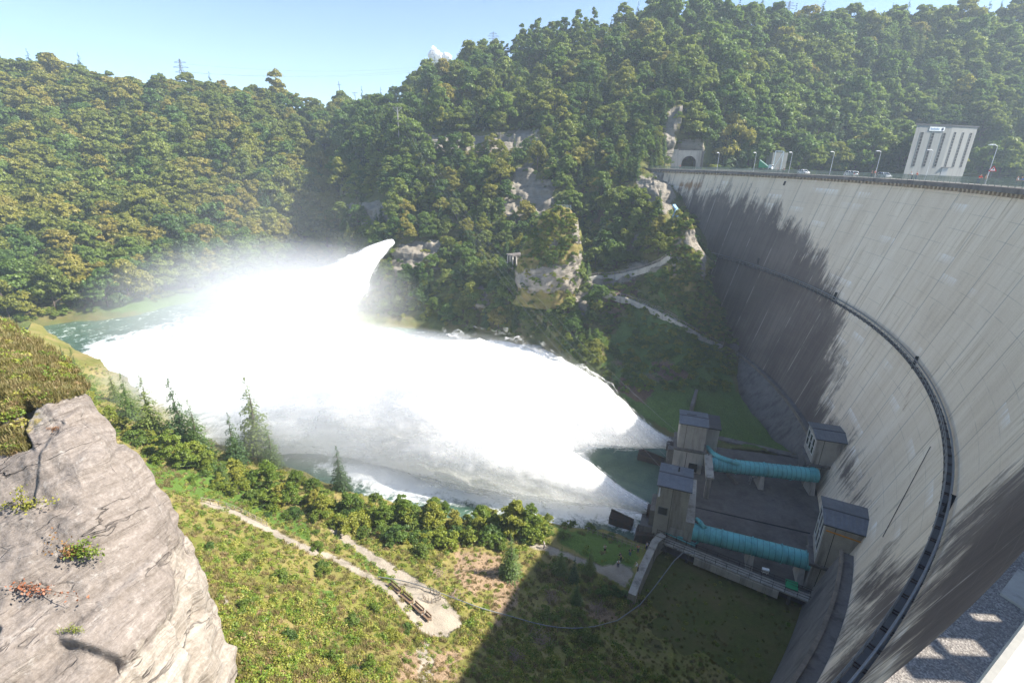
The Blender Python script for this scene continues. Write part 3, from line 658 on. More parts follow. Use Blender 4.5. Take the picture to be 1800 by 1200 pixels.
# near gate house
UN = (.935, -.355); ON = (30.4, 75.6, -66)
g, F = house(ON, UN, 'gate_house', 'tall concrete outlet house nearest the lawn with ribbed roof and turquoise pipe behind it', 'gate house', 5.4, 6.8, -67, -54.2, .5, .3, 'outlet houses at the river end of the pipes')
m = MB(F); m.box(-5.0, -2.7, -3.2, 3.2, -68, -63.9); m.box(-3.6, -2.7, -2.6, 2.6, -63.9, -60.5); m.build('outlet_base', M['concrete_dark'], g, bevel=.05)
m = MB(F); m.tube([(-2.6,.3,-63.0),(-4.2,.3,-63.0)], 1.25, 18); m.build('outlet_nozzle', M['dark_steel'], g)
m = MB(F); m.box(2.72, 4.2, -4.2, 9.5, -60.4, -59.9); m.box(2.72, 4.2, -4.2, 3.2, -67, -60.4); m.build('side_deck', M['concrete'], g, bevel=.04)
m = MB(F); m.bar((-.15,-3.42,-54.3), (-.15,-3.42,-66), .1, .06); m.build('wall_joint', M['black_void'], g)
m = MB(F); m.box(.25, 2.68, -3.52, -3.38, -66, -62.6); m.build('lower_panel', M['concrete_pale'], g)
window(g, F, 'y-', -1.4, 1.5, 1.5, -60.2, 5.4, 6.8, 1, 1, 'steel_grey')
m = MB(F); m.box(-2.55,-2.25,-4.2,-3.42,-56.1,-55.9); m.bar((-2.4,-4.15,-56),(-2.4,-3.5,-54.6),.22,.18); m.build('rain_pipe', M['white_paint'], g)
m = MB(F); m.bar((.4,1.4,-53.6),(.4,1.4,-52.7),.28); m.build('vent_pipe', M['roof_dark'], g)
# far gate house
UF = (.93, -.30); OF = (41.2, 97.6, -66)
g2, F2 = house(OF, UF, 'gate_house', 'further concrete outlet house beside the grassy bank, with a lower annexe behind', 'gate house', 5.6, 6.2, -60.2, -54.2, .45, .3, 'outlet houses at the river end of the pipes')
m = MB(F2); m.box(-3.3, 3.0, -3.3, 3.3, -68, -60.7); m.build('lower_block', M['concrete_pale'], g2, bevel=.05)
m = MB(F2); m.box(-3.5, 3.4, -3.7, 3.6, -60.7, -60.21); m.build('ledge', M['concrete_dark'], g2, bevel=.04)
m = MB(F2); m.box(-4.6, -3.3, -2.6, 3.4, -68, -61.5); m.build('outlet_base', M['concrete_dark'], g2)
m = MB(F2); m.tube([(-3.2,.2,-62.2),(-5.0,.2,-62.2)], 1.25, 18); m.build('outlet_nozzle', M['dark_steel'], g2)
m = MB(F2); m.box(3.0, 5.8, .4, 6.0, -66, -56.0); m.build('annexe', M['concrete_pale'], g2)
m = MB(F2); m.box(2.8, 6.1, -.1, 6.5, -56.0, -55.7); m.build('annexe_roof', M['roof_dark'], g2)
m = MB(F2); m.bar((-1.4,-3.12,-54.3), (-1.4,-3.12,-60.1), .1, .06); m.box(-.6,-.5,-3.34,-3.28,-67,-61); m.build('wall_joint', M['black_void'], g2)
m = MB(F2); m.box(.2, 2.0, -3.9, -3.32, -65.4, -63.6); m.build('doorway', M['black_void'], g2)
m = MB(F2); m.box(3.02, 4.6, -12.5, -3.4, -61.0, -60.4); m.box(3.3, 4.3, -12, -11, -66, -61); m.build('link_deck', M['concrete'], g2, bevel=.03)
m = MB(F2); m.bar((-1.5,.7,-53.55),(.6,.7,-53.55),.1); m.build('roof_rail', M['roof_dark'], g2)
st = MB(); st.bar(PZ(1244,798,-60.5), PZ(1296,850,-65.9), .9, .55); tag(st.build('concrete_strut', M['concrete_dark']), 'sloping concrete strut leaning from the further outlet house down to the yard', 'strut')
wl = MB(); wl.bar(PZ(1223,694,-63.8), PZ(1214,724,-61.5), .8, 3.5); tag(wl.build('spur_wall', M['concrete_dark']), 'narrow concrete spur wall running from the further outlet house into the grass bank', 'wall')
# valve houses
UV1 = (.885, -.465); OV1 = (54.0, 63.3, -66); UV2 = (.955, -.30); OV2 = (69.0, 92.2, -66)
def valve_house(o, u, label, near):
    F0 = frame((o[0], o[1], 0), u)
    g, F = house((o[0]+u[0]*.8, o[1]+u[1]*.8), u, 'valve_house', label, 'valve house', 8.6, 7.0, -60.2, -52.4 if near else -54.2, .5, .35, 'valve houses against the foot of the dam')
    zt = -52.4 if near else -54.2
    for k in range(3): window(g, F, 'x-', -2.0+2.0*k, 1.25, (zt-.9)+58.6, -58.6, 8.6, 7.0, 2, 1)
    F = F0
    m = MB(F); m.box(-4.2, 5.2, -3.8, 3.8, -60.75, -60.21); m.build('floor_slab', M['concrete_dark'], g, bevel=.04)
    m = MB(F); m.add([(-4.0,-3.0,-67),(1.6,-3.0,-67),(1.6,3.0,-67),(-4.0,3.0,-67),(-3.5,-3.0,-60.75),(2.6,-3.0,-60.75),(2.6,3.0,-60.75),(-3.5,3.0,-60.75)], [(0,3,2,1),(4,5,6,7),(0,1,5,4),(1,2,6,5),(2,3,7,6),(3,0,4,7)]); m.build('pedestal', M['concrete'], g, bevel=.05)
    m = MB(F); m.bar((-2.1,-3.52,zt-.1),(-2.1,-3.52,-60.2),.1,.06); m.bar((-2.3,-3.03,-60.8),(-2.6,-3.03,-66),.1,.06); m.bar((-1.2,-3.03,-60.8),(-1.5,-3.03,-66),.1,.06); m.build('wall_joint', M['black_void'], g)
    m = MB(F); m.box(1.5, 2.7, -3.56, -3.48, -60.1, -58.0); m.build('door', M['concrete_dark'], g)
    if near:
        m = MB(F); m.box(-1.1, .5, -3.1, -2.98, -65.9, -61.0); m.build('blue_panel', M['blue_panel'], g)
        m = MB(F); m.bar((-3.3,-3.75,-53.3),(1.7,-3.75,-53.6),.16); m.box(1.5,2.1,-4.0,-3.42,-54.0,-53.4); m.build('crane_rail', M['orange_paint'], g)
    else:
        m = MB(F)
        for k in range(14): m.box(2.0, 3.1, -4.2-.25*k, -3.95-.25*k, -60.6-.38*k, -60.5-.38*k)
        m.bar((2.0,-3.9,-60.5),(2.0,-7.4,-65.8),.12,.25); m.bar((3.1,-3.9,-60.5),(3.1,-7.4,-65.8),.12,.25); m.build('stair', M['steel_grey'], g)
    m = MB(F); m.tube([(-3.3,0,-62.1),(-4.35,0,-62.1)], 1.9, 24); m.build('pipe_collar', M['concrete_dark'], g)
valve_house(OV1, UV1, 'nearer concrete valve house against the dam, with an orange crane rail under its roof', True)
valve_house(OV2, UV2, 'further concrete valve house against the dam, with a steel stair below its door', False)
# pressure pipes
def pressure_pipe(p0, p1, label, near):
    p0, p1 = Vector(p0), Vector(p1); d = (p1-p0); L = d.length; d.normalize()
    g = empty('pressure_pipe', (p0.x, p0.y, -66), label, 'pipe', 'turquoise pressure pipes in the yard'); b = MB(); b.tube([p0, p1], 1.5, 32); r = fl = b; r.k = 1; n = int(L/.92)
    for i in range(1, n): q = p0 + d*(L*i/n); r.tube([q-d*.035, q+d*.035], 1.545, 32)
    fl.k = 0
    for k in (.26, .52, .76, .955, .975): q = p0 + d*(L*k); fl.tube([q-d*.06, q+d*.06], 1.66, 32)
    b.build('pipe', [M['turquoise'], M['turquoise_dark']], g, True)
    s = Vector((d.y, -d.x, 0))
    if s.y > 0: s = -s
    for k in ((.52, .93) if near else (.5, .96)):
        q = p0 + d*(L*k); m = MB()
        m.hexa([Vector((q.x,q.y,-66))+d*a*.55+s*c for a, c in ((-1,-1.6),(1,-1.6),(1,1.9),(-1,1.9))] + [Vector((q.x,q.y,-63.1))+d*a*.4+s*c for a, c in ((-1,-1.2),(1,-1.2),(1,1.3),(-1,1.3))]); m.build('saddle', M['concrete_pale'], g)
    return g
pg = pressure_pipe((33.0,70.9,-62.1), (50.6,64.2,-62.1), 'nearer turquoise ribbed pressure pipe leading to the valve house with the blue panel', True)
pf = pressure_pipe((43.6,92.0,-62.1), (65.4,88.3,-62.1), 'further turquoise ribbed pressure pipe with a thin branch pipe on top', False)
m = MB(); m.tube([PZ(1225,912,-60.5), PZ(1232,918,-59.9), PZ(1236,924,-60.3), PZ(1242,928,-61)], .38, 10); m.build('bypass', M['turquoise'], pg, True)
m = MB(); m.tube([PZ(1243,785,-61), PZ(1252,796,-60.5), PZ(1266,804,-60.3), PZ(1290,812,-60.5), PZ(1305,818,-61.5)], .55, 12); m.build('branch', M['turquoise'], pf, True)
m = MB(); m.tube([PZ(1158,926,-64.1), PZ(1190,941,-64.1), PZ(1222,956,-64.1), PZ(1232,948,-63.6)], .2, 8); m.tube([PZ(1160,931,-64.1), PZ(1222,960,-64.1)], .12, 8); tag(m.build('service_pipe', M['turquoise'], None, True), 'thin turquoise service pipe along the foot of the nearer outlet house', 'pipe')
def small_box(px, py, z, w, d, h, mat, name, label, cat, u=UN, legs=0):
    c = PZ(px, py, z); F = frame((c[0], c[1], z), u); m = MB(F); m.box(-w/2, w/2, -d/2, d/2, legs, legs+h)
    m.box(-w/2-.05, w/2+.05, -d/2-.05, d/2+.05, legs+h, legs+h+.06)
    if legs:
        for a in (-1, 1): m.box(a*w*.3-.05, a*w*.3+.05, -.05, .05, 0, legs)
    return tag(m.build(name, M[mat], bevel=.02), label, cat)
small_box(1156, 922, -65.2, 1.9, 2.0, 2.4, 'concrete_pale', 'control_cabinet', 'pale concrete cabinet in front of the nearer outlet house', 'cabinet')
small_box(1154, 926, -65.2, .8, .7, 1.0, 'white_paint', 'junction_box', 'small white box on the river side of the pale concrete cabinet', 'box')
small_box(1167, 920, -65.0, .9, .5, 1.1, 'white_paint', 'switch_box', 'bright white switch box standing on legs beside the pale concrete cabinet', 'box', legs=1.0)
small_box(1227, 951, -64.4, .9, .6, .6, 'white_paint', 'valve_box', 'white valve box at the river end of the nearer turquoise pipe', 'box', legs=.8)
small_box(1344, 1008, -64.4, 1.0, .5, .6, 'white_paint', 'meter_box', 'small white box beside the walkway rail near the green cover', 'box', legs=.4)
m = MB(frame(tuple(PZ(1391,1030,-64.3)), (.9,-.42))); m.hexa([(-.9,-.7,0),(.9,-.7,0),(.9,.7,.5),(-.9,.7,.5),(-.9,-.7,.1),(.9,-.7,.1),(.9,.7,.6),(-.9,.7,.6)]); tag(m.build('hatch_cover', M['green_cover']), 'bright green sloping hatch cover on the walkway near the dam', 'hatch')
# walkway along the near edge of the yard
def walkway():
    a, b = V3(PZ(1152,943,-64.5)), V3(PZ(1446,1060,-64.5)); d = (b-a).normalized(); F = frame(tuple(a), (d.x, d.y)); L = (b-a).length
    g = empty('walkway', a, 'long concrete service walkway with railings along the near edge of the yard', 'walkway', rz=math.atan2(d.y, d.x))
    m = MB(F); m.box(0, L, -.85, .85, -.3, 0); m.build('deck', M['concrete'], g)
    m = MB(F)
    for s in (-.85, .85):
        for z in (.55, 1.05): m.bar((0,s,z),(L,s,z),.06)
        for k in np.linspace(0, L, 16): m.bar((k,s,0),(k,s,1.08),.07)
    m.build('railing', M['dark_steel'], g)
    m = MB(F)
    for i in range(7):
        x = 7.2 + i*1.9; m.box(x, x+1.85, -1.0+.01*(i%2), -.7, -1.75, -.32)
    m.build('panels', M['concrete_pale'], g)
    for x in (2, 6, 22, 26): m = MB(F); m.box(x-.2, x+.2, -.6, -.2, -2.6, -.3); m.build('column', M['concrete_dark'], g)
walkway()
def wall_strip(name, pts, w, h, mat, label, cat, base=None):
    pts = [V3(p) for p in pts]; m = MB(); rings = []
    for i, p in enumerate(pts):
        d = (pts[min(i+1, len(pts)-1)]-pts[max(i-1, 0)]); d.z = 0; d.normalize(); s = Vector((-d.y, d.x, 0))*w/2
        rings.append([p-s-Vector((0,0,h)), p+s-Vector((0,0,h)), p+s, p-s])
    m.loft(rings); return tag(m.build(name, M[mat], bevel=.03), label, cat)
wall_strip('retaining_wall', [PZ(x,y,-63.7) for x,y in ((1166,938),(1152,950),(1140,975),(1124,1010),(1111,1044))], 1.25, 3.6, 'concrete', 'broad-topped concrete retaining wall between the lawn and the lower grass', 'wall')
# dark steel flow deflectors at the outlets
def deflector(a, b, label):
    a, b = V3(a), V3(b); d = (b-a).normalized(); s = Vector((-d.y, d.x, 0)); m = MB(); U = Vector((0,0,1))
    m.hexa([a-s*1.2-U*2, b-s*1.2-U*2, b+s*1.2-U*2, a+s*1.2-U*2, a-s*.9+U*.9, b-s*1.1+U*.3, b+s*1.0+U*.3, a+s*.7+U*1.5])
    m.bar(a-s*1.0+U*1.0, b-s*1.15+U*.4, .25); m.bar(a+s*.72+U*1.62, b+s*1.02+U*.42, .25)
    tag(m.build('flow_deflector', M['dark_steel']), label, 'deflector', 'steel flow deflectors below the outlets')
deflector(PZ(1072,910,-66.6), PZ(1112,922,-66.6), 'dark rusty steel deflector in the water under the nearer spray jet')
deflector(PZ(1122,800,-66.6), PZ(1168,812,-66.6), 'dark rusty steel deflector in the water under the further spray jet')
m = MB(); c = PZ(1128,940,-66.6); Fq = frame(tuple(c), UN); m.add([(-1.6,-1.8,-2),(2.2,-1.8,-2),(2.2,1.8,-2),(-1.6,1.8,-2),(-1.0,-1.6,1.0),(2.2,-1.6,1.8),(2.2,1.6,1.8),(-1.0,1.6,1.0)], [(0,3,2,1),(4,5,6,7),(0,1,5,4),(1,2,6,5),(2,3,7,6),(3,0,4,7)]); m.fr = Fq; m.v = [Vector(Fq(v)) for v in m.v]
tag(m.build('overflow_block', M['dark_steel']), 'low dark block with water running over it below the retaining wall', 'block')
# yard details
m = MB(); m.bar(PZ(1222,891,-65.99), PZ(1424,937,-65.99), .35, .05); tag(m.build('yard_drain', M['black_void']), kind='structure')
m = MB(); m.bar(PZ(1256,768,-65.9), PZ(1405,803,-65.9), 1.7, .5); tag(m.build('yard_kerb', M['concrete_dark']), kind='structure')
def stand():
    c = PZ(1327,850,-66); F = frame((c[0],c[1],-66), UF); g = empty('steel_stand', c, 'small pale steel stand beside the further turquoise pipe', 'stand', rz=math.atan2(UF[1], UF[0])); m = MB(F)
    for x in (-1.1,1.1):
        for y in (-.6,.6): m.bar((x,y,0),(x*.85,y,3.4),.11)
    m.box(-1.15,1.15,-.75,.75,3.4,3.5); m.box(-1.0,1.0,-.6,.6,1.9,1.97); m.build('platform', M['steel_light'], g)
    m = MB(F)
    for y in (-.7,.7): m.bar((-1.1,y,4.3),(1.1,y,4.3),.07); m.bar((-1.1,y,3.5),(-1.1,y,4.3),.07); m.bar((1.1,y,3.5),(1.1,y,4.3),.07)
    m.build('rail', M['white_paint'], g)
stand()
# stepped outlet blocks at the far toe of the dam
g = empty('toe_steps', tuple(PY(1300,670,150)), 'dark stepped concrete blocks in the corner between the dam and the grass hill', 'steps')
for i, (x, y, w) in enumerate(((1296,606,2.6),(1300,620,3.0),(1298,636,3.4),(1299,652,4.2),(1301,672,4.6))):
    c = cone(x, y); c = c + np.array([-1.5-.55*i,-1.0,0]); m = MB(frame(tuple(c), (.9,-.3))); m.box(-w/2, w/2, -1.4-.1*i, 1.6, -4.5, -.1 if i % 2 else .3); m.box(-w/2-.2, w/2+.2, -1.7-.1*i, -1.2-.1*i, -.5, .5)
    m.build('step', M['concrete_dark'], g, bevel=.05)
m = MB(); m.bar(PY(1184,360,188), PY(1193,373,186), 1.6, .5); m.bar(PY(1193,373,186), PY(1181,392,183), 1.3, .4); m.bar(PY(1189,366,186.5), PY(1180,388,183), .2, .8)
tag(m.build('steel_bracket', M['blue_steel']), 'blue steel gantry bracket where the cliff meets the dam', 'bracket')
# ------------------------------------------------------------------ rock towers, hut, ruin
ground_mat('tower_ground', (.07,.11,.025), (.14,.14,.035), (.20,.15,.065), (.18,.12,.06), (.31,.28,.235), 2.2, .45, .8)
def tower(name, rows, Y, rock_polys, label, seed, depth=.8):
    """rows: (py, left px, right px); a rounded rock tower whose outline follows them at distance Y"""
    rows = np.array(rows, float); n = 70; m = 96
    yy = np.linspace(rows[0,0], rows[-1,0], n); l = np.interp(yy, rows[:,0], rows[:,1]); r = np.interp(yy, rows[:,0], rows[:,2]); V = []
    for y, a, b in zip(yy, l, r):
        A, B = PY(a, y, Y), PY(b, y, Y); c = (A+B)/2; R = np.linalg.norm(B-A)/2
        for k in range(m):
            t = 2*PI*k/m; V.append(c + np.array([R*math.cos(t), R*depth*math.sin(t), 0]))
    V = np.array(V); cen = np.repeat(V.reshape(n, m, 3).mean(1), m, 0); out = V-cen; out /= np.linalg.norm(out, axis=1, keepdims=True)+1e-6
    V = V + out*(fbm(V, .09, 5, seed)*2.2 + fbm(V, .4, 3, seed)*.45)[:, None]; V[:, 2] += fbm(V, .25, 3, seed+4)*.35
    idx = np.arange(n*m).reshape(n, m); nx = np.roll(idx, -1, 1)
    F = np.stack([idx[:-1], idx[1:], nx[1:], nx[:-1]], -1).reshape(-1, 4)
    top = V[:m].mean(0); V = np.vstack([V, top[None]+np.array([0,0,.4])])
    cap = np.array([[idx[0,k], idx[0,(k+1)%m], n*m, n*m] for k in range(m)]); me = bpy.data.meshes.new(name)
    me.from_pydata([tuple(v) for v in V], [], [list(f) for f in F] + [list(f[:3]) for f in cap]); me.update()
    px, py = proj(V); j = fbm(V, .2, 4, seed)*9; z = np.zeros(len(V))
    for p in rock_polys: z = np.maximum(z, poly_mask(px+j, py+j, p, 6))
    attr(me, 'rock', z); attr(me, 'lush', np.zeros(len(V))); attr(me, 'soil', np.zeros(len(V)))
    SHEETS[name] = BVHTree.FromPolygons([Vector(v) for v in V], [list(f) for f in F])
    return tag(link_mesh(name, me, M['tower_ground'], None, True), label, 'rock')
tower('rock_pillar', [(364,972,1000),(370,958,1006),(385,950,1013),(410,938,1016),(440,922,1019),(465,908,1021),(490,903,1022),(505,905,1018),(530,900,1015)], 186,
      [[(945,468),(1000,462),(1022,440),(1026,510),(935,515)], [(1008,390),(1018,385),(1022,430),(1008,425)], [(905,478),(945,475),(950,510),(905,510)], [(965,420),(985,415),(980,432),(962,435)]], 'freestanding rounded rock tower covered in dry scrub with bare white rock at its foot', 3)
tower('rock_needle', [(377,1201,1210),(390,1196,1218),(410,1190,1226),(435,1183,1236),(460,1176,1240),(490,1172,1241),(520,1168,1250),(560,1160,1268),(600,1150,1282)], 166,
      [[(1202,402),(1228,405),(1238,440),(1215,440),(1200,425)], [(1188,415),(1196,412),(1194,440),(1186,440)], [(1228,440),(1242,440),(1244,500),(1230,480)], [(1180,455),(1198,450),(1190,485),(1178,480)]], 'pointed grassy rock needle standing right in front of the dark dam wall', 6, .7)
def pillar_rail():
    c = PY(986,366,186); g = empty('lookout_fence', c, 'little white lookout fence on top of the rock tower', 'fence'); m = MB(frame(tuple(c), (1,0)))
    for x in (-1.6,-.5,.6,2.2,3.6): m.bar((x,0,-.6),(x,0,1.2),.13)
    for z in (.5,1.1): m.bar((-1.6,0,z),(3.6,0,z-.1),.11)
    m.build('rails', M['white_paint'], g)
pillar_rail()
def hut():
    c = PY(906,462,196); F = frame(tuple(c), (.8,.6)); g = empty('pavilion', c, 'small pale pavilion with columns half hidden behind the rock tower', 'pavilion')
    m = MB(F); m.box(-3,3.5,-2.2,2.2,3.2,3.6); m.build('roof', M['concrete_dark'], g)
    for x in (-2.7,-.9,.9,2.7): m = MB(F); m.box(x-.25,x+.25,-2.0,-1.6,-2,3.2); m.build('column', M['concrete_pale'], g)
    for y in (-.2,1.4): m = MB(F); m.box(-2.8,-2.4,y,y+.4,-2,3.2); m.build('column', M['concrete_pale'], g)
    m = MB(F); m.box(-2.6,3.2,1.2,1.5,-2,3.2); m.build('back_wall', M['concrete_dark'], g)
    c = PY(846,525,200); F = frame(tuple(c), (.9,.4)); m = MB(F); m.box(-3.2,3.2,-1.5,1.5,-5,1.6); m.box(-3.5,3.5,-1.8,1.8,1.6,2.1); tag(m.build('ruined_hut', M['footing_stone']), 'weathered square stone block house low on the wooded slope left of the rock tower', 'hut')
hut()
def along(px_pts, names=None, n=6, lift=0.0):
    out = []
    for a, b in zip(px_pts[:-1], px_pts[1:]):
        for k in range(n):
            h = hit(a[0]+(b[0]-a[0])*k/n, a[1]+(b[1]-a[1])*k/n, names)
            if h: out.append(h[0] + Vector((0,0,lift)))
    h = hit(*px_pts[-1], names)
    if h: out.append(h[0] + Vector((0,0,lift)))
    P = np.array(out)
    for _ in range(3): P[1:-1] = .25*P[:-2] + .5*P[1:-1] + .25*P[2:]
    return [Vector(p) for p in P]
HN = ['gorge_hillside','rock_needle','rock_pillar']
def stone_path(pts, label):
    P = along(pts, ['gorge_hillside','rock_needle'], 5, .9); g = empty('stone_stairway', P[0], label, 'path')
    m = MB(); rings = []; rl = MB()
    for i, p in enumerate(P):
        d = P[min(i+1, len(P)-1)]-P[max(i-1, 0)]; d.z = 0; d.normalize(); s = Vector((-d.y, d.x, 0))*.8
        rings.append([p-s-Vector((0,0,2.2)), p+s-Vector((0,0,2.2)), p+s, p-s])
        if i % 2 == 0:
            for q in (p-s*.9, p+s*.9): rl.bar(q, q+Vector((0,0,1.0)), .12)
    m.loft(rings); m.build('steps', M['concrete_pale'], g)
    for k in (-.72, .72): rl.tube([p + Vector((0,0,1.0)) + Vector((-(P[min(i+1,len(P)-1)]-P[max(i-1,0)]).normalized().y, (P[min(i+1,len(P)-1)]-P[max(i-1,0)]).normalized().x, 0))*k for i, p in enumerate(P)], .07, 5)
    rl.build('handrail', M['wood_grey'], g)
stone_path([(1270,612),(1240,597),(1205,577),(1170,556),(1135,540),(1105,528),(1080,523),(1060,518)], 'long railed stone stairway descending the grass hill to the dam foot')
stone_path([(1022,494),(1045,488),(1075,488),(1105,482),(1135,474),(1160,464),(1182,452)], 'railed stone footpath running from the rock tower across to the dam')
# ------------------------------------------------------------------ crest: tunnel, control building, lamps, cars, people, pylons
def tunnel():
    c = PXYZ(1204, 256, -3.4); u = np.array([.97,-.22]); F = frame(tuple(c), u)
    g = empty('tunnel_portal', c, 'pale concrete road tunnel portal with a round arch at the far end of the dam', 'tunnel')
    W, H, r, hs = 11.0, 8.4, 3.4, 2.5
    m = MB(F); n = 20; ar = [(r*math.cos(t), hs+r*math.sin(t)) for t in np.linspace(PI, 0, n)]
    inner = [(-r, 0)] + ar + [(r, 0)]; outer = [(-W/2, 0)] + [(-W/2 + W*i/(n-1), H) for i in range(n)] + [(W/2, 0)]
    for i in range(len(inner)-1):
        a, b, c2, d = inner[i], inner[i+1], outer[i+1], outer[i]
        m.hexa([(a[0],0,a[1]),(b[0],0,b[1]),(c2[0],0,c2[1]),(d[0],0,d[1]),(a[0],1.2,a[1]),(b[0],1.2,b[1]),(c2[0],1.2,c2[1]),(d[0],1.2,d[1])])
    m.build('front_wall', M['concrete_pale'], g)
    m = MB(F); rings = []
    for y in (0.4, 22): rings.append([(x*1.02, y, z) for x, z in inner])
    m.loft(rings, False); V = len(m.v); m.add([(x*1.02, 22, z) for x, z in inner], [tuple(range(len(inner)))]); m.build('tunnel_lining', M['black_void'], g)
    m = MB(F); m.box(-W/2-.3, W/2+.3, -.3, 1.3, H, H+.6); m.build('cornice', M['concrete_dark'], g)
    m = MB(F); m.box(-W/2-2.8, -W/2-.05, -1.0, 1.0, -1, 8.8); m.build('side_pier', M['concrete_pale'], g)
    m = MB(F); m.box(W/2+.05, W/2+.7, -2.5, 1.2, -1, 8.2); m.build('wing_wall', M['concrete_dark'], g)
    m = MB(F); m.box(-30, 40, -14, .3, -.4, -.05); tag(m.build('road_approach', M['asphalt']), kind='structure')
tunnel()
def control_building():
    A, B = PXYZ(1584, 272, -3.5), PXYZ(1690, 272, -3.5); w = np.linalg.norm(B-A); W, Hh, D = 32.0, 24.0, 11.0
    # two facades meeting at a shallow corner, as the roof line shows
    a = PXYZ(1583.5, 262, -3.5); c = PXYZ(1645, 267, -3.5); b = PXYZ(1688, 274, -3.5); W1 = np.linalg.norm(c[:2]-a[:2]); W2 = np.linalg.norm(b[:2]-c[:2]); H = 22.0
    g = empty('control_building', c, 'tall windowless-looking pale control building with narrow vertical window strips behind the dam road', 'building')
    back = np.array([(a[0]+b[0])/2+4, 284, 0]); z0, z1 = -8.0, -3.5+H
    base = [a, c, b, np.array([b[0]+8, 288, 0]), np.array([a[0]+21, 287, 0])]
    m = MB(); P = [(p[0],p[1],z0) for p in base]+[(p[0],p[1],z1) for p in base]; n = 5
    m.add(P, [tuple(range(n-1,-1,-1)), tuple(range(n,2*n))]+[(i,(i+1)%n,n+(i+1)%n,n+i) for i in range(n)]); m.build('wall', M['building_concrete'], g)
    cx = np.mean([p[:2] for p in base], axis=0); m = MB(); Q = [cx+(p[:2]-cx)*1.04 for p in base]
    P = [(p[0],p[1],z1) for p in Q]+[(p[0],p[1],z1+.7) for p in Q]; m.add(P, [tuple(range(n-1,-1,-1)), tuple(range(n,2*n))]+[(i,(i+1)%n,n+(i+1)%n,n+i) for i in range(n)]); m.build('roof', M['roof_dark'], g)
    def strip(p, q, k, w, zz0, zz1, seg, cross):
        d = (q-p)[:2]; L = np.linalg.norm(d); d = d/L; F = frame((p[0]+d[0]*L*k, p[1]+d[1]*L*k, 0), d)
        m = MB(F); m.box(-w/2, w/2, -.08, .05, zz0, zz1); o = m.build('window', M['black_void'], g)
        m2 = MB(F); n = seg
        for i in range(n+1): z = zz0+(zz1-zz0)*i/n; m2.box(-w/2, w/2, -.16, -.06, z-.07, z+.07)
        m2.box(-w/2-.15, -w/2, -.16, .05, zz0, zz1); m2.box(w/2, w/2+.15, -.16, .05, zz0, zz1)
        q_ = m2.build('frame', M['building_concrete'], None); q_.data.transform(wmat(g).inverted()); q_.parent = o
    for k in (.2, .5, .82): strip(a, c, k, 1.5, -.5, 15.4, 11, True)
    for k in (.16, .48, .80): strip(c, b, k, 1.3, -.5, 16, 12, True)
    d = (c-a)[:2]; L1 = np.linalg.norm(d); d = d/L1; F = frame((a[0], a[1], 0), d)
    m = MB(F); m.box(L1*.36, L1*.78, -.25, -.02, 16.1, 17.9); sg = m.build('sign_panel', M['white_paint'], g)
    m = MB(F)
    for i in range(9): m.box(L1*(.39+.028*i), L1*(.39+.028*i)+.36, -.3, -.24, 16.8, 17.25+.2*(i in (0,3,6)))
    m.box(L1*.39, L1*.63, -.29, -.24, 16.65, 16.76)
    q_ = m.build('lettering', M['cloth_blue'], None); q_.data.transform(wmat(g).inverted()); q_.parent = sg
    m = MB(F); m.tube([(L1*.72,-.24,17.0),(L1*.72,-.32,17.0)], .65, 16); q_ = m.build('emblem', M['cloth_navy'], None); q_.data.transform(wmat(g).inverted()); q_.parent = sg
    d = (b-c)[:2]; L2 = np.linalg.norm(d); d = d/L2; F = frame((c[0], c[1], 0), d); m = MB(F); m.box(L2*.06, L2*.30, -.2, .1, -5, -.9); m.build('door', M['steel_grey'], g)
    m = MB(F); m.box(L2*.02, L2*.34, -1.0, -.02, -.85, -.6); m.build('canopy', M['roof_dark'], g)
simple('building_concrete', (.27,.27,.255), .9, var=.08, scale=.3, grime=(.2,.19,.18))
control_building()
def frame_gate():
    a = PXYZ(1352, 262, -3.5); b = PXYZ(1366, 262, -3.5); g = empty('steel_gantry', a, 'white steel goalpost frame beside a concrete block at the far shore', 'gantry'); m = MB()
    H = 9
    m.bar(a, a+np.array([0,0,H]), .35); m.bar(b, b+np.array([0,0,H]), .35); m.bar(a+np.array([0,0,H]), b+np.array([0,0,H]), .35); m.bar(a, b+np.array([0,0,H]), .25); m.build('bars', M['white_paint'], g)
    c = PXYZ(1358, 268, -3.5); m = MB(frame(tuple(c), (1,.1))); m.box(-3,5,0,5,-2,8.5); tag(m.build('concrete_block', M['concrete']), 'tall grey concrete block behind the white steel frame', 'block')
frame_gate()
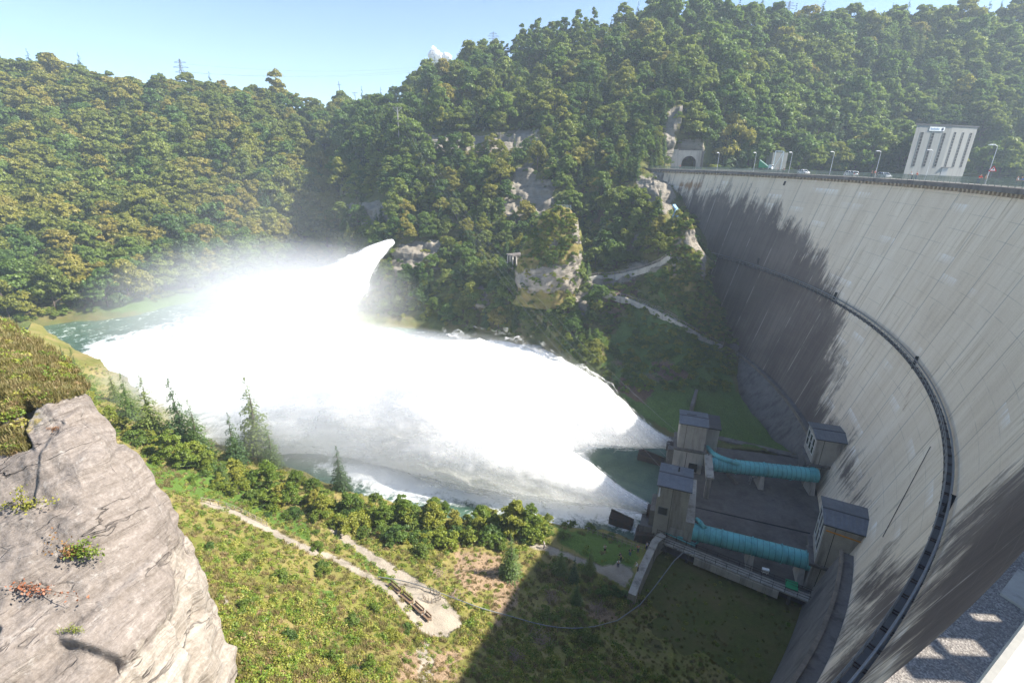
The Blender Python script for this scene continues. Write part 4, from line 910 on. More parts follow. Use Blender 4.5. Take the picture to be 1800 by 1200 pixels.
# street lamps
def lamp_proto():
    g = empty('street_lamp', (0,0,0)); m = MB(); m.tube([(0,0,0),(0,0,.8)], .11, 8); m.tube([(0,0,.8),(0,0,6.7)], [.075,.05], 8); m.build('post', M['steel_light'], g)
    m = MB(); m.tube([(0,0,6.65),(-.35,0,6.85),(-.6,0,6.9)], .05, 6); m.build('arm', M['steel_light'], g)
    m = MB(); m.hexa([(-1.45,-.2,6.82),(-.4,-.2,6.82),(-.4,.2,6.82),(-1.45,.2,6.82),(-1.35,-.12,7.0),(-.45,-.14,7.02),(-.45,.14,7.02),(-1.35,.12,7.0)]); m.build('lamp_head', M['white_paint'], g, bevel=.02)
    return g
LP = lamp_proto(); first = True
for px, R, z, s, lab in ((1260,157.9,-3.36,1,'street lamp on the dam road nearest the tunnel portal'), (1324,157.9,-3.36,1,'street lamp on the dam road between the portal and the white steel frame'), (1386,157.9,-3.36,1,'street lamp on the dam road just past the white steel frame'), (1458,157.9,-3.36,1,'street lamp standing between the white car and the bare rock patch'), (1537,157.9,-3.36,1,'street lamp right behind the silver car on the dam'), (1625,157.9,-3.36,1,'street lamp standing in front of the control building'), (1731,157.9,-3.36,1.08,'tall street lamp with the warning sign, nearest the viewer'),
                     (1405,-285,-3.4,.82,'small far street lamp on the shore behind the white car'), (1526,-290,-3.4,.82,'small far street lamp on the shore near the silver car')):
    p = V3(PXYZ(px, -R, z)) if R < 0 else arc(theta_px(px, R, z), R, z)
    o = LP if first else copy_tree(LP); first = False
    o.location = p; o.scale = (s, s, s); q = math.atan2(DC[1]-p.y, DC[0]-p.x); o.rotation_euler = (0, 0, q + PI if R > 0 else .5)
    tag(o, lab, 'street lamp', 'street lamps along the dam road')
def sign():
    th = theta_px(1737, 157.6, -3.3); p = arc(th, 157.6, -3.3); g = empty('warning_sign', p, 'triangular red-bordered warning sign on the tallest street lamp', 'sign'); d = np.array([-p.x,-p.y]); d = d/np.hypot(*d); F = frame(tuple(p), (-d[1]*-1, d[0]*-1))
    u = np.array([d[1]*-1, d[0]]); F = frame(tuple(p), (u[0], u[1])); s = -1 if F((0,1,0))[0]*d[0]+F((0,1,0))[1]*d[1] > p.x*d[0]+p.y*d[1] else 1
    def tri(k, y0, y1, mat, nm, par, k2=None):
        m = MB(F); P = [(-.62*k, y, 2.45+.36-.36*k) for y in (y0,y1)]; T = [(-.62*k,2.81-.36*k),(.62*k,2.81-.36*k),(0,2.81+.72*k)]
        m.add([(x,y0,z) for x,z in T]+[(x,y1,z) for x,z in T], [(0,1,2),(5,4,3),(0,3,4,1),(1,4,5,2),(2,5,3,0)]); return m.build(nm, M[mat], par)
    tri(1.0, -.02*s, .03*s, 'red_paint', 'border', g); tri(.66, -.045*s, -.021*s, 'white_paint', 'face', g)
    m = MB(F); m.box(-.07,.07,min(-.06*s,-.046*s),max(-.06*s,-.046*s),2.75,3.1); m.build('symbol', M['cloth_black'], g); m = MB(F); m.bar((0,.08*s,0),(0,.08*s,3.5),.07); m.build('post', M['steel_grey'], g)
sign()
# cars
def car_proto(paint):
    g = empty('parked_car', (0,0,0)); L = 4.1
    prof = [(-2.05,.42,.55,.80),(-1.98,.30,.82,.84),(-1.5,.25,.98,.86),(-.9,.25,1.02,.87),(.3,.25,.98,.87),(1.2,.25,.93,.86),(1.85,.28,.80,.82),(2.05,.40,.60,.74)]
    m = MB(); m.loft([[(x,-w,z0),(x,w,z0),(x,w*1.0,(z0+z1)*.55),(x,w*.94,z1),(x,-w*.94,z1),(x,-w,(z0+z1)*.55)] for x,z0,z1,w in prof]); m.build('body', M[paint], g, True, bevel=.03)
    cab = [(-1.85,.95,1.05,.76),(-1.45,.95,1.42,.70),(-.7,.95,1.50,.69),(.2,.95,1.46,.69),(1.15,.90,.96,.76)]
    m = MB(); m.loft([[(x,-.80,z0),(x,.80,z0),(x,w*.88,z1),(x,-w*.88,z1)] for x,z0,z1,w in cab]); m.build('windows', M['glass_dark'], g, True)
    m = MB(); m.loft([[(x,-w*.9,z1-.02),(x,w*.9,z1-.02),(x,w*.85,z1+.04),(x,-w*.85,z1+.04)] for x,z0,z1,w in cab[1:4]])
    for s in (-1,1):
        for a, b in (((-1.82,1.0),(-1.42,1.44)), ((-.25,.95),(-.3,1.5)), ((1.15,.93),(.22,1.48))): m.bar((a[0],s*.77,a[1]),(b[0],s*.64,b[1]),.09)
    m.build('roof', M[paint], g)
    for x in (-1.25,1.3):
        for s in (-1,1):
            m = MB(); m.tube([(x,s*.62,.31),(x,s*.88,.31)], .31, 20); t = m.build('wheel', M['rubber'], g); m = MB(); m.tube([(x,s*.86,.31),(x,s*.895,.31)], .19, 14); h = m.build('rim', M['steel_light'], None); h.parent = t
    for s in (-1,1):
        m = MB(); m.box(1.86,2.0,s*.62-.16,s*.62+.16,.62,.76); m.build('headlight', M['white_paint'], g); m = MB(); m.box(-2.04,-1.93,s*.66-.1,s*.66+.1,.72,.92); m.build('tail_light', M['red_paint'], g)
    return g
CW, CS = car_proto('car_white'), car_proto('car_silver')
used = {}
for px, R, paint, head, lab in ((1412,155.4,'w',1,'white hatchback driving on the dam road between two street lamps'), (1553,155.2,'s',1,'silver hatchback on the dam road beside two pedestrians'), (1497,157.4,'s',-1,'pale car seen behind the railing at mid dam, left of the silver hatchback'), (1522,162,'w',1,'distant white car half hidden by the reservoir railing')):
    pr = CW if paint == 'w' else CS; o = copy_tree(pr) if paint in used else pr; used[paint] = 1
    th = theta_px(px, R, -3.3); p = arc(th, min(R, 157.2), -3.35); o.location = p
    o.rotation_euler = (0, 0, th - PI/2 if head > 0 else th + PI/2); tag(o, lab, 'car', 'cars on the dam')
def van():
    p = PXYZ(1340, 258, -3.3); F = frame(tuple(p), (.75,-.65)); g = empty('tipper_truck', p, 'small green truck with a raised sloping load bed by the far end of the dam', 'truck', rz=math.atan2(-.65,.75)); m = MB(F)
    m.hexa([(-3.2,-1.1,1.0),(1.2,-1.1,1.0),(1.2,1.1,1.0),(-3.2,1.1,1.0),(-3.2,-1.1,4.6),(1.2,-1.1,1.6),(1.2,1.1,1.6),(-3.2,1.1,4.6)]); m.build('load_bed', M['green_cover'], g)
    m = MB(F); m.box(1.4,3.0,-1.05,1.05,.6,2.5); m.build('cab', M['white_paint'], g); m = MB(F); m.box(2.6,3.03,-.95,.95,1.6,2.3); m.build('windscreen', M['glass_dark'], g); m = MB(F); m.bar((-3.1,-1.15,4.65),(1.3,-1.15,1.65),.25); m.build('bed_edge', M['white_paint'], g)
    for x in (-2.2,2.2):
        for s in (-1,1): m = MB(F); m.tube([(x,s*.8,.5),(x,s*1.1,.5)], .5, 14); m.build('wheel', M['rubber'], g)
van()
# people: one skinned body each, clothes and hair as children
def skin_obj(name, pts, edges, rad, mat, parent, sub=1):
    me = bpy.data.meshes.new(name); me.from_pydata(pts, edges, []); me.update(); o = link_mesh(name, me, M[mat], parent, True)
    md = o.modifiers.new('skin', 'SKIN'); md.use_smooth_shade = True
    for i, v in enumerate(me.skin_vertices[0].data): v.radius = rad[i] if isinstance(rad[i], tuple) else (rad[i], rad[i]); v.use_root = (i == 0)
    s = o.modifiers.new('sub', 'SUBSURF'); s.levels = sub; s.render_levels = sub
    return o
def person(loc, rz, label, shirt, trousers, pose='stand', hair='hair_brown', hat=None, group='people below the dam', h=1.75, shorts=False):
    g = empty('person', loc, label, 'person', group, rz); k = h/1.75; lean = {'stand':0,'lean':.32,'ride':.28}.get(pose, 0)
    hip = (0,0,.92); ch = (lean*.75,0,1.28); nk = (lean*1.1,0,1.46); hd = (lean*1.25+.02,0,1.62); tp = (lean*1.3,0,1.74)
    st = .16 if pose == 'walk' else .02
    P = [hip, (lean*.35,0,1.08), ch, nk, hd, tp]; E = [(0,1),(1,2),(2,3),(3,4),(4,5)]; Rr = [(.15,.11),(.13,.10),(.17,.11),.058,.095,.07]
    def add(p, par, r): P.append(p); Rr.append(r); E.append((par, len(P)-1)); return len(P)-1
    legs = {}; arms = {}
    for s in (-1, 1):
        a = add((.0,s*.10,.86),0,.085); b = add((s*st*.6+.02,s*.11,.48),a,.062); c = add((s*st-.02,s*.12,.09),b,.042); d = add((s*st+.13,s*.13,.045),c,.038); legs[s] = (a,b,c,d)
    for s in (-1, 1):
        sh = add((ch[0]+.05*lean,s*.19,1.40),2,.055)
        if pose == 'photo': e = (.18,s*.24,1.20); w = (.30,s*.08,1.50); fi = (.32,s*.05,1.56)
        elif pose in ('lean','ride'): e = (ch[0]+.20,s*.24,1.14); w = (ch[0]+.42,s*.2,1.08); fi = (ch[0]+.50,s*.18,1.06)
        elif pose == 'reach' and s < 0: e = (.05,-.42,1.32); w = (.12,-.66,1.28); fi = (.14,-.76,1.27)
        else: e = (-.03,s*.26,1.12); w = (.08,s*.27,.88); fi = (.12,s*.26,.79)
        b = add(e,sh,.043); c = add(w,b,.032); d = add(fi,c,.03); arms[s] = (sh,b,c,d)
    P = [tuple(q*k for q in p) for p in P]; body = skin_obj('body', P, E, [tuple(q*k for q in r) if isinstance(r, tuple) else r*k for r in Rr], 'skin', g)
    ids = [1,2,3]+[arms[s][j] for s in (1,-1) for j in (0,1)]
    def sub(name, ids, edges, grow, mat): skin_obj(name, [P[i] for i in ids], [(ids.index(a), ids.index(b)) for a, b in edges], [tuple(q*k+grow for q in Rr[i]) if isinstance(Rr[i], tuple) else Rr[i]*k+grow for i in ids], mat, g)
    P2 = list(P); P[3] = tuple(.5*(P2[3][i]+P2[2][i]) for i in range(3))
    sub('shirt', ids, [(1,2),(2,3)]+[(2,arms[s][0]) for s in (1,-1)]+[(arms[s][0],arms[s][1]) for s in (1,-1)], .022, 'cloth_'+shirt); P[3] = P2[3]
    li = [0,1]+[legs[s][j] for s in (1,-1) for j in ((0,1) if shorts else (0,1,2))]
    sub('trousers', li, [(0,1)]+[(0,legs[s][0]) for s in (1,-1)]+[(legs[s][0],legs[s][1]) for s in (1,-1)]+([] if shorts else [(legs[s][1],legs[s][2]) for s in (1,-1)]), .02, 'cloth_'+trousers)
    skin_obj('hair', [tuple(np.array(P[4])+np.array([-.025,0,.03])*k), tuple(np.array(P[5])+np.array([-.01,0,.01])*k)], [(0,1)], [.1*k,.075*k], hat or hair, g)
    m = MB(); c = np.array(P[4]); m.add([c+np.array(q)*k for q in ((.09,.014,.0),(.09,-.014,.0),(.125,0,-.012),(.085,0,.035))], [(0,1,2),(0,2,3),(1,3,2),(0,3,1)]); n_ = m.build('nose', M['skin'], None); n_.parent = g
    return g
def on(px, py): return hit(px, py, ['near_slope'])[0]
LG = 'people on the lawn below the outlet houses'
person(on(1063,971), 1.9, 'person in white top and dark shorts standing apart, leftmost on the lawn', 'white', 'black', 'photo', group=LG, shorts=True)
person(on(1107,977), 1.4, 'person in dark clothes with one arm stretched out on the lawn', 'black', 'jeans', 'reach', group=LG)
person(on(1121,971), 1.8, 'person in a red top on the lawn near the retaining wall', 'red', 'navy', 'photo', group=LG)
person(V3(PZ(1136,966,-63.7)), 2.1, 'person in a pale blue top standing at the river end of the retaining wall', 'blue', 'navy', 'stand', group=LG)
person(on(1091,987), 2.0, 'person in all black bending forward on the lawn', 'black', 'black', 'lean', group=LG)
person(on(1086,997), 1.7, 'person in a white shirt in the middle of the lawn', 'white', 'navy', 'stand', group=LG)
person(V3(PZ(1121,1004,-63.7)), 2.6, 'person in a white sun hat bending over the wall', 'white', 'black', 'lean', hat='cloth_white', group=LG)
person(on(956,964), .3, 'person in white top walking on the gravel path beside the small spruces', 'white', 'navy', 'walk', group=LG)
CG = 'people on the dam road'
def crest_p(px, R): th = theta_px(px, R, -3.2); return arc(th, R, -3.22), th
for px, R, lab, sh, tr, ps in ((1602,153.2,'person in white leaning on the dam railing below the control building','white','navy','lean'), (1609,153.4,'person in a red jacket on the dam below the control building','red','jeans','stand'),
      (1718,153.6,'person in a bright red jacket bent over a bicycle on the dam','red','jeans','ride'), (1729,153.2,'person in a beige shirt standing by the tall street lamp','beige','grey','stand'), (1784,153.2,'person in a white shirt at the right edge of the dam road','white','grey','stand'), (1796,153.3,'person in blue leaning on the dam railing at the right edge','blue','navy','lean'),
      (1531,153.4,'person in dark clothes walking in front of the silver hatchback','black','navy','stand'), (1536,153.6,'person in a red shirt walking in front of the silver hatchback','red','grey','stand'), (1376,154.0,'person in black with a bicycle near the far end of the dam','black','black','ride'), (1367,153.6,'person in a grey top at the railing near the far end of the dam','grey','navy','lean'), (1195,156.0,'person in an orange-red top standing by the tunnel portal','red','black','stand')):
    p, th = crest_p(px, R); person(p, th + PI + (PI/2 if ps == 'ride' else 0), lab, sh, tr, ps, group=CG, h=1.85)
def bicycle(loc, rz, label):
    g = empty('bicycle', loc, label, 'bicycle', 'bicycles on the dam', rz)
    for x in (-.52,.52):
        m = MB(); m.tube([(x+.33*math.cos(t),0,.34+.33*math.sin(t)) for t in np.linspace(0, 2*PI, 22)], .025, 6, False); m.build('wheel', M['rubber'], g)
    m = MB()
    for a, b in (((-.52,0,.34),(-.12,0,.30)),((-.12,0,.30),(-.22,0,.82)),((-.12,0,.30),(.36,0,.80)),((-.2,0,.74),(.36,0,.80)),((-.52,0,.34),(-.2,0,.74)),((.52,0,.34),(.36,0,.95))): m.bar(a, b, .04)
    m.build('frame', M['steel_light'], g); m = MB(); m.box(-.34,-.10,-.07,.07,.83,.88); m.build('saddle', M['rubber'], g); m = MB(); m.bar((.33,-.28,.98),(.33,.28,.98),.035); m.build('handlebar', M['steel_grey'], g)
p, th = crest_p(1713, 153.5); bicycle(p, th+PI/2+.3, 'bicycle beside the person in the bright red jacket')
p, th = crest_p(1374, 153.6); bicycle(p, th+PI/2, 'bicycle by the person in black at the far end of the dam')
# pylons and wires
def lattice(name, p, H, label, w=3.0, arms=((.72,5),(.82,6),(.92,4)), parent_group=None):
    g = empty(name, p, label, 'pylon'); m = MB(frame(tuple(p), (1,0))); n = 8
    for i in range(n):
        a, b = i/n, (i+1)/n; wa, wb = w*(1-a)*.5+.25, w*(1-b)*.5+.25
        for s in (-1,1):
            for t in (-1,1): m.bar((s*wa,t*wa,H*a),(s*wb,t*wb,H*b),.22)
            m.bar((s*wa,-wa,H*a),(-s*wb,-wb,H*b),.14); m.bar((-wa,s*wa,H*a),(-wb,-s*wb,H*b),.14)
    m.build('lattice', M['steel_grey'], g); m = MB(frame(tuple(p), (1,0)))
    for k, L in arms: m.bar((-L,0,H*k),(L,0,H*k),.28); m.bar((-L,0,H*k),(0,0,H*(k+.06)),.16); m.bar((L,0,H*k),(0,0,H*(k+.06)),.16)
    m.build('crossarms', M['steel_grey'], g); return g
pA = PY(327,165,450); lattice('pylon', pA, (PY(327,104,450)-pA)[2], 'tall lattice pylon on the skyline of the wooded left ridge', 4.5, ((.62,5.5),(.76,6.5),(.9,5)))
pB = PY(867,100,600); lattice('pylon', pB, (PY(867,56,600)-pB)[2], 'thin distant lattice pylon left of the highest treetops', 3.5)
pC = PY(1380,50,520); lattice('pylon', pC, (PY(1380,2,520)-pC)[2], 'distant pylon cut by the top edge behind the right hill', 3.5)
pD = PY(600,192,700); m = MB(); m.bar(pD, pD+np.array([0,0,32.]), .7); m.bar(pD+np.array([-3,0,28.]), pD+np.array([3,0,28.]), .45); tag(m.build('power_pole', M['steel_grey']), 'single thin pole on the open field at the valley head', 'pole')
pE = PY(626,190,760); m = MB(); m.bar(pE, pE+np.array([0,0,20.]), .6); m.bar(pE+np.array([-4,0,19.]), pE+np.array([4,0,19.]), .5); m.bar(pE+np.array([-4,0,19.]), pE+np.array([0,0,15.]), .3); tag(m.build('power_pole', M['steel_grey']), 'T-shaped power pole right of the thin pole at the valley head', 'pole')
fd = MB(); q = [PY(585,205,820), PY(700,205,820), PY(700,186,1100), PY(585,186,1100)]; fd.add(q, [(0,1,2,3)]); tag(fd.build('meadow', M['meadow'] if 'meadow' in M else simple('meadow', (.20,.26,.07), .95, var=.15, scale=.03)), kind='structure')
pF = PY(701,236,292); topF = (PY(700,190,292)-pF)[2]; g = empty('cable_mast', pF, 'pale Y-shaped cable mast above the road cutting', 'mast'); m = MB(); T = pF + np.array([0,0,topF])
m.bar(pF - np.array([0,0,6]), T, .45); m.build('pole', M['concrete_pale'], g); m = MB()
for s in (-1,1): m.bar(T - np.array([0,0,2.2]), T + np.array([s*2.6,0,.3]), .25)
m.bar(T + np.array([-2.6,0,.3]), T + np.array([2.6,0,.3]), .22); m.build('crossarm', M['concrete_pale'], g)
def wire(a, b, sag, r, label, n=24, group='cables crossing the gorge'):
    a, b = V3(a), V3(b); m = MB(); m.tube([a.lerp(b, k) - Vector((0,0,sag*4*k*(1-k))) for k in np.linspace(0, 1, n)], r, 5); return tag(m.build('power_line', M['wire'], None), label, 'cable', group)
simple('wire', (.22,.22,.23), .5, .3, var=.05, scale=.2)
endW = [V3(PY(x,y,Y)) for x,y,Y in ((1030,640,128),(1045,662,124),(1070,690,118),(1180,795,103))]
stW = [V3(T)+Vector((dx,0,.2)) for dx in (-2.6,-.9,.9,2.6)]
for i in range(4): wire(stW[i], V3(PZ((1162,1176,1192,1216)[i],(822,808,796,782)[i],-56)), 9+i*.9, .022, 'thin overhead cable slanting down from the pale mast to the further outlet house')
for i, (dy, sg) in enumerate(((0,9),(6,10),(-6,9))):
    wire(pA+np.array([0,dy*.2,52+dy*1.2 if False else (PY(327,112,450)-pA)[2]-abs(dy)]), PY(1000,70-dy*.6,640), 16, .05, 'faint overhead line running from the skyline pylon over the left ridge', group='overhead lines on the skyline')
# ------------------------------------------------------------------ vegetation
def leaf_mat(name, stops, trans=.28, gain=1.0):
    """stops: leaf albedo over the tree-to-tree random value; clumps inside a crown differ by a per-clump attribute"""
    stops = [(p, tuple(min(.6, q*gain) for q in c)) for p, c in stops]; t = NT(name); rnd = t.n('ShaderNodeObjectInfo').outputs['Random']; v = t.at('tone')
    k = t.math('ADD', t.math('MULTIPLY', rnd, .72), t.math('MULTIPLY', v, .28))
    c = t.ramp(k, stops); hs = t.n('ShaderNodeHueSaturation', {'Color': c, 'Value': t.math('ADD', .72, t.math('MULTIPLY', v, .6)), 'Saturation': 1.0}).outputs[0]
    d = t.n('ShaderNodeBsdfDiffuse', {'Color': hs}); tr = t.n('ShaderNodeBsdfTranslucent', {'Color': t.mix(.35, hs, (.16,.2,.02))}); gl = t.n('ShaderNodeBsdfGlossy', {'Color': (.5,.5,.5,1), 'Roughness': .5})
    m1 = t.n('ShaderNodeMixShader', {0: trans, 1: d.outputs[0], 2: tr.outputs[0]}); m2 = t.n('ShaderNodeMixShader', {0: .035, 1: m1.outputs[0], 2: gl.outputs[0]})
    t.t.links.new(m2.outputs[0], t.out.inputs['Surface']); M[name] = t.m
leaf_mat('leaf_beech', [(.0, (.050,.072,.014)), (.3, (.082,.100,.016)), (.55, (.115,.120,.020)), (.8, (.145,.128,.024)), (1.0, (.15,.112,.028))], .5, 2.25)
leaf_mat('leaf_green', [(.0, (.028,.055,.014)), (.35, (.046,.082,.016)), (.7, (.080,.112,.020)), (1.0, (.115,.125,.026))], .5, 2.3)
leaf_mat('leaf_bright', [(.0, (.060,.115,.018)), (.4, (.125,.175,.022)), (.75, (.20,.21,.030)), (1.0, (.25,.21,.045))], .45, 1.45)
leaf_mat('needle', [(.0, (.018,.036,.016)), (.5, (.030,.054,.018)), (1.0, (.052,.075,.022))], .3, 2.1)
leaf_mat('needle_light', [(.0, (.045,.085,.022)), (.5, (.075,.115,.026)), (1.0, (.11,.14,.03))], .3, 1.4)
leaf_mat('leaf_dry', [(.0, (.15,.10,.045)), (.5, (.22,.155,.07)), (1.0, (.30,.21,.11))], .2)
leaf_mat('leaf_red', [(.0, (.24,.09,.05)), (.5, (.33,.13,.07)), (1.0, (.22,.17,.04))], .25)
leaf_mat('herb', [(.0, (.08,.15,.02)), (.3, (.15,.23,.03)), (.6, (.25,.28,.045)), (.85, (.33,.30,.07)), (1.0, (.34,.27,.12))], .4, 1.15)
leaf_mat('grass_blade', [(.0, (.12,.13,.035)), (.5, (.22,.18,.07)), (1.0, (.30,.24,.11))], .25)

def quads(C, N, size, rng, aspect=1.0, roll=None):
    """one quad per centre C facing N, size per quad"""
    n = len(C); N = N/(np.linalg.norm(N, axis=1, keepdims=True)+1e-9); R = rng.normal(size=(n,3)) if roll is None else roll
    U = np.cross(N, R); U /= np.linalg.norm(U, axis=1, keepdims=True)+1e-9; W = np.cross(N, U); s = np.asarray(size).reshape(-1,1)
    U = U*s; W = W*s*aspect; bend = N*s*.22
    V = np.stack([C-U-W*.55, C+U*.2-W+bend, C+U+W*.5, C-U*.25+W+bend], 1).reshape(-1,3)
    return V, np.arange(4*n).reshape(n,4)
def crown_mesh(name, mat, rng, R=4.2, H=8.5, lobes=7, leaves=3600, leaf=.4, base=2.0, openness=.2, spread=1.0):
    """a crown of uneven lobes, each a cluster of small sprays; leaves sit on the sprays and thin out at the rim"""
    Bc = []; Br = []; Bt = []; ph = rng.uniform(0, 6.28)
    for i in range(lobes):
        k = i/max(1, lobes-1); a = ph + i*2.4 + rng.normal()*.5; hz = base + H*(.18+.66*k**.8) + rng.normal()*.06*H; rr = spread*R*(.62*(1-k)**.6 + .12)*rng.uniform(.6, 1.25); Rl = R*rng.uniform(.34,.56)*(1.1-.35*k); c = np.array([rr*math.cos(a), rr*math.sin(a), hz]); lt = rng.uniform(0,1)
        for j in range(13):
            d = rng.normal(size=3); d /= np.linalg.norm(d); d[2] = abs(d[2])*1.1-.35; Bc.append(c + d*Rl*np.array([1,1,.95])*rng.uniform(.65,1.1)); Br.append(Rl*rng.uniform(.20,.44)); Bt.append(np.clip(lt*.55+rng.uniform(0,.45),0,1))
    Bc = np.array(Bc); Br = np.array(Br); Bt = np.array(Bt); w = Br**2; w /= w.sum(); idx = rng.choice(len(Bc), leaves, p=w)
    D = rng.normal(size=(leaves,3)); D /= np.linalg.norm(D, axis=1, keepdims=True); D[:,2] = np.where(D[:,2] < -.35, -D[:,2]*.6, D[:,2])
    rad = Br[idx]*(1+openness*rng.normal(size=leaves)); C = Bc[idx]+D*rad[:,None]*np.array([1.1,1.1,.8]); N = D*.8 + rng.normal(size=D.shape)*.6 + np.array([0,0,.45])
    V, F = quads(C, N, leaf*rng.uniform(.5,1.25,leaves), rng); me = np_mesh(name, V, F); tone = np.clip(Bt[idx]*.7+rng.uniform(0,.3,leaves), 0, 1); attr(me, 'tone', np.repeat(tone, 4)); me.materials.append(M[mat]); return me, Bc, Br
def trunk_mesh(name, rng, H, r, Bc=None, limbs=6):
    m = MB(); x = y = 0; pts = []; n = 6
    for i in range(n+1): pts.append((x, y, -1.2+(H+1.2)*i/n)); x += rng.uniform(-.12,.12); y += rng.uniform(-.12,.12)
    m.tube(pts, [r*(1.25-1.05*i/n) for i in range(n+1)], 7)
    if Bc is not None:
        for c in Bc[rng.choice(len(Bc), limbs, replace=False)]:
            z = max(.8, min(c[2]*.55, H*.8)); a = Vector((0,0,z)); b = Vector(c); m.tube([a, a.lerp(b,.5)+Vector((0,0,-.15)), b], [r*.42, r*.28, r*.1], 5)
    me = bpy.data.meshes.new(name); me.from_pydata([tuple(v) for v in m.v], [], m.f); me.update(); me.materials.append(M['bark']); return me
def conifer_mesh(name, mat, rng, H=11, R=2.3, tiers=20, per=9, base=.8, needle=.36):
    C = []; N = []; S = []; T = []
    for i in range(tiers):
        k = i/(tiers-1); z = base+(H-base)*k**.95; L = R*(1-k)**.85+.06; tone = rng.uniform(0,1)
        for j in range(max(3, int(per*(1-k*.6)))):
            a = 2*PI*(j+rng.uniform(-.3,.3))/per + i*1.3; Lj = L*rng.uniform(.65,1.15); ns = max(2, int(Lj/.24)); bt = rng.uniform(0,1)
            for q in range(ns):
                f = (q+.6)/ns; r = Lj*f
                for side in (-1, 1):
                    b = a+side*.16*(1-f*.3)
                    C.append((r*math.cos(b)+rng.normal()*.06, r*math.sin(b)+rng.normal()*.06, z-.42*r*(.5+f*.6)+rng.normal()*.08+.12*f*f)); N.append((.5*math.cos(a)+rng.normal()*.35, .5*math.sin(a)+rng.normal()*.35, 1)); S.append(needle*rng.uniform(.6,1.15)*(1-.62*k)); T.append(.3*tone+.4*bt+.3*f)
    C = np.array(C); N = np.array(N); V, F = quads(C, N, np.array(S), rng, .75); me = np_mesh(name, V, F); attr(me, 'tone', np.repeat(np.clip(T,0,1), 4)); me.materials.append(M[mat]); return me
def tuft_mesh(name, mat, rng, n=60, r=.5, h=.5, leaf=.12, up=.6):
    a = rng.uniform(0,2*PI,n); rr = r*np.sqrt(rng.uniform(0,1,n)); z = h*rng.uniform(.1,1,n)*(1-.6*(rr/r)**2); C = np.stack([rr*np.cos(a), rr*np.sin(a), z], 1)
    N = np.stack([np.cos(a)*.5, np.sin(a)*.5, np.full(n,up)],1)+rng.normal(size=(n,3))*.5; V, F = quads(C, N, leaf*rng.uniform(.6,1.3,n), rng, .7); me = np_mesh(name, V, F); attr(me, 'tone', np.repeat(rng.uniform(0,1,n),4)); me.materials.append(M[mat]); return me
def blade_mesh(name, mat, rng, n=70, r=.45, h=.55):
    a = rng.uniform(0,2*PI,n); rr = r*np.sqrt(rng.uniform(0,1,n)); B = np.stack([rr*np.cos(a), rr*np.sin(a), np.zeros(n)],1); b = rng.uniform(0,2*PI,n); lean = rng.uniform(.1,.7,n)[:,None]
    D = np.stack([np.cos(b),np.sin(b),np.zeros(n)],1); T = B+D*lean*h+np.array([0,0,1])*h*rng.uniform(.5,1.1,n)[:,None]; W = np.stack([-np.sin(b),np.cos(b),np.zeros(n)],1)*.035
    V = np.stack([B-W, B+W, T+W*.25, T-W*.25],1).reshape(-1,3); me = np_mesh(name, V, np.arange(4*n).reshape(n,4)); attr(me, 'tone', np.repeat(rng.uniform(0,1,n),4)); me.materials.append(M[mat]); return me
# prototypes: (trunk, crown) mesh pairs
PROT = {}
def add_broad(kind, mat, cnt, **kw):
    L = []
    for i in range(cnt):
        rng = np.random.default_rng(abs(hash(kind)) % 1000 + i if False else sum(map(ord, kind))+i*17); me, Bc, Br = crown_mesh('crown', mat, rng, **kw); L.append((trunk_mesh('trunk', rng, kw.get('base',2)+kw.get('H',8.5)*.7, kw.get('R',4)*.055, Bc), me))
    PROT[kind] = L
add_broad('beech', 'leaf_beech', 7, R=5.6, H=10.5, lobes=10, leaves=7200, leaf=.33)
add_broad('green', 'leaf_green', 7, R=5.2, H=9.8, lobes=10, leaves=7000, leaf=.32)
add_broad('tall', 'leaf_green', 3, R=3.0, H=14, lobes=10, leaves=2600, leaf=.36, openness=.4)
add_broad('bright', 'leaf_bright', 6, R=2.7, H=6.2, lobes=9, leaves=4600, leaf=.17, base=.7, openness=.35, spread=1.15)
add_broad('bush', 'leaf_bright', 6, R=1.8, H=2.2, lobes=6, leaves=2000, leaf=.13, base=.1, openness=.4, spread=1.3)
add_broad('bushd', 'leaf_green', 4, R=1.8, H=2.2, lobes=6, leaves=2000, leaf=.14, base=.1, openness=.4, spread=1.3)
PROT['spruce'] = [(trunk_mesh('trunk', np.random.default_rng(40+i), 10.5, .22), conifer_mesh('crown', 'needle' if i < 3 else 'needle_light', np.random.default_rng(50+i), 13.5, 2.4+.22*i, 26, 10)) for i in range(5)]
PROT['spruce_near'] = [(trunk_mesh('trunk', np.random.default_rng(60+i), 7.5, .16), conifer_mesh('crown', 'needle_light' if i else 'needle', np.random.default_rng(70+i), 9, 2.0+.3*i, 30, 12, .5, .2)) for i in range(3)]
NAMES = {'beech':'beech_tree','green':'broadleaf_tree','tall':'tall_tree','bright':'young_tree','bush':'bush','bushd':'bush','spruce':'spruce_tree','spruce_near':'spruce_tree'}
CATS = {'beech':'tree','green':'tree','tall':'tree','bright':'tree','bush':'bush','bushd':'bush','spruce':'tree','spruce_near':'tree'}
def plant(kind, i, p, s, rz, label, group, sz=None):
    tr, cr = PROT[kind][i % len(PROT[kind])]; g = bpy.data.objects.new(NAMES[kind], None); COL.objects.link(g); g.location = p; g.rotation_euler = (0,0,rz); g.scale = (s, s, sz or s)
    tag(g, label, CATS[kind], group)
    for nm, me in (('stem' if CATS[kind] == 'bush' else 'trunk', tr), ('foliage' if CATS[kind] == 'bush' else 'crown', cr)):
        o = bpy.data.objects.new(nm, me); COL.objects.link(o); o.parent = g
    return g
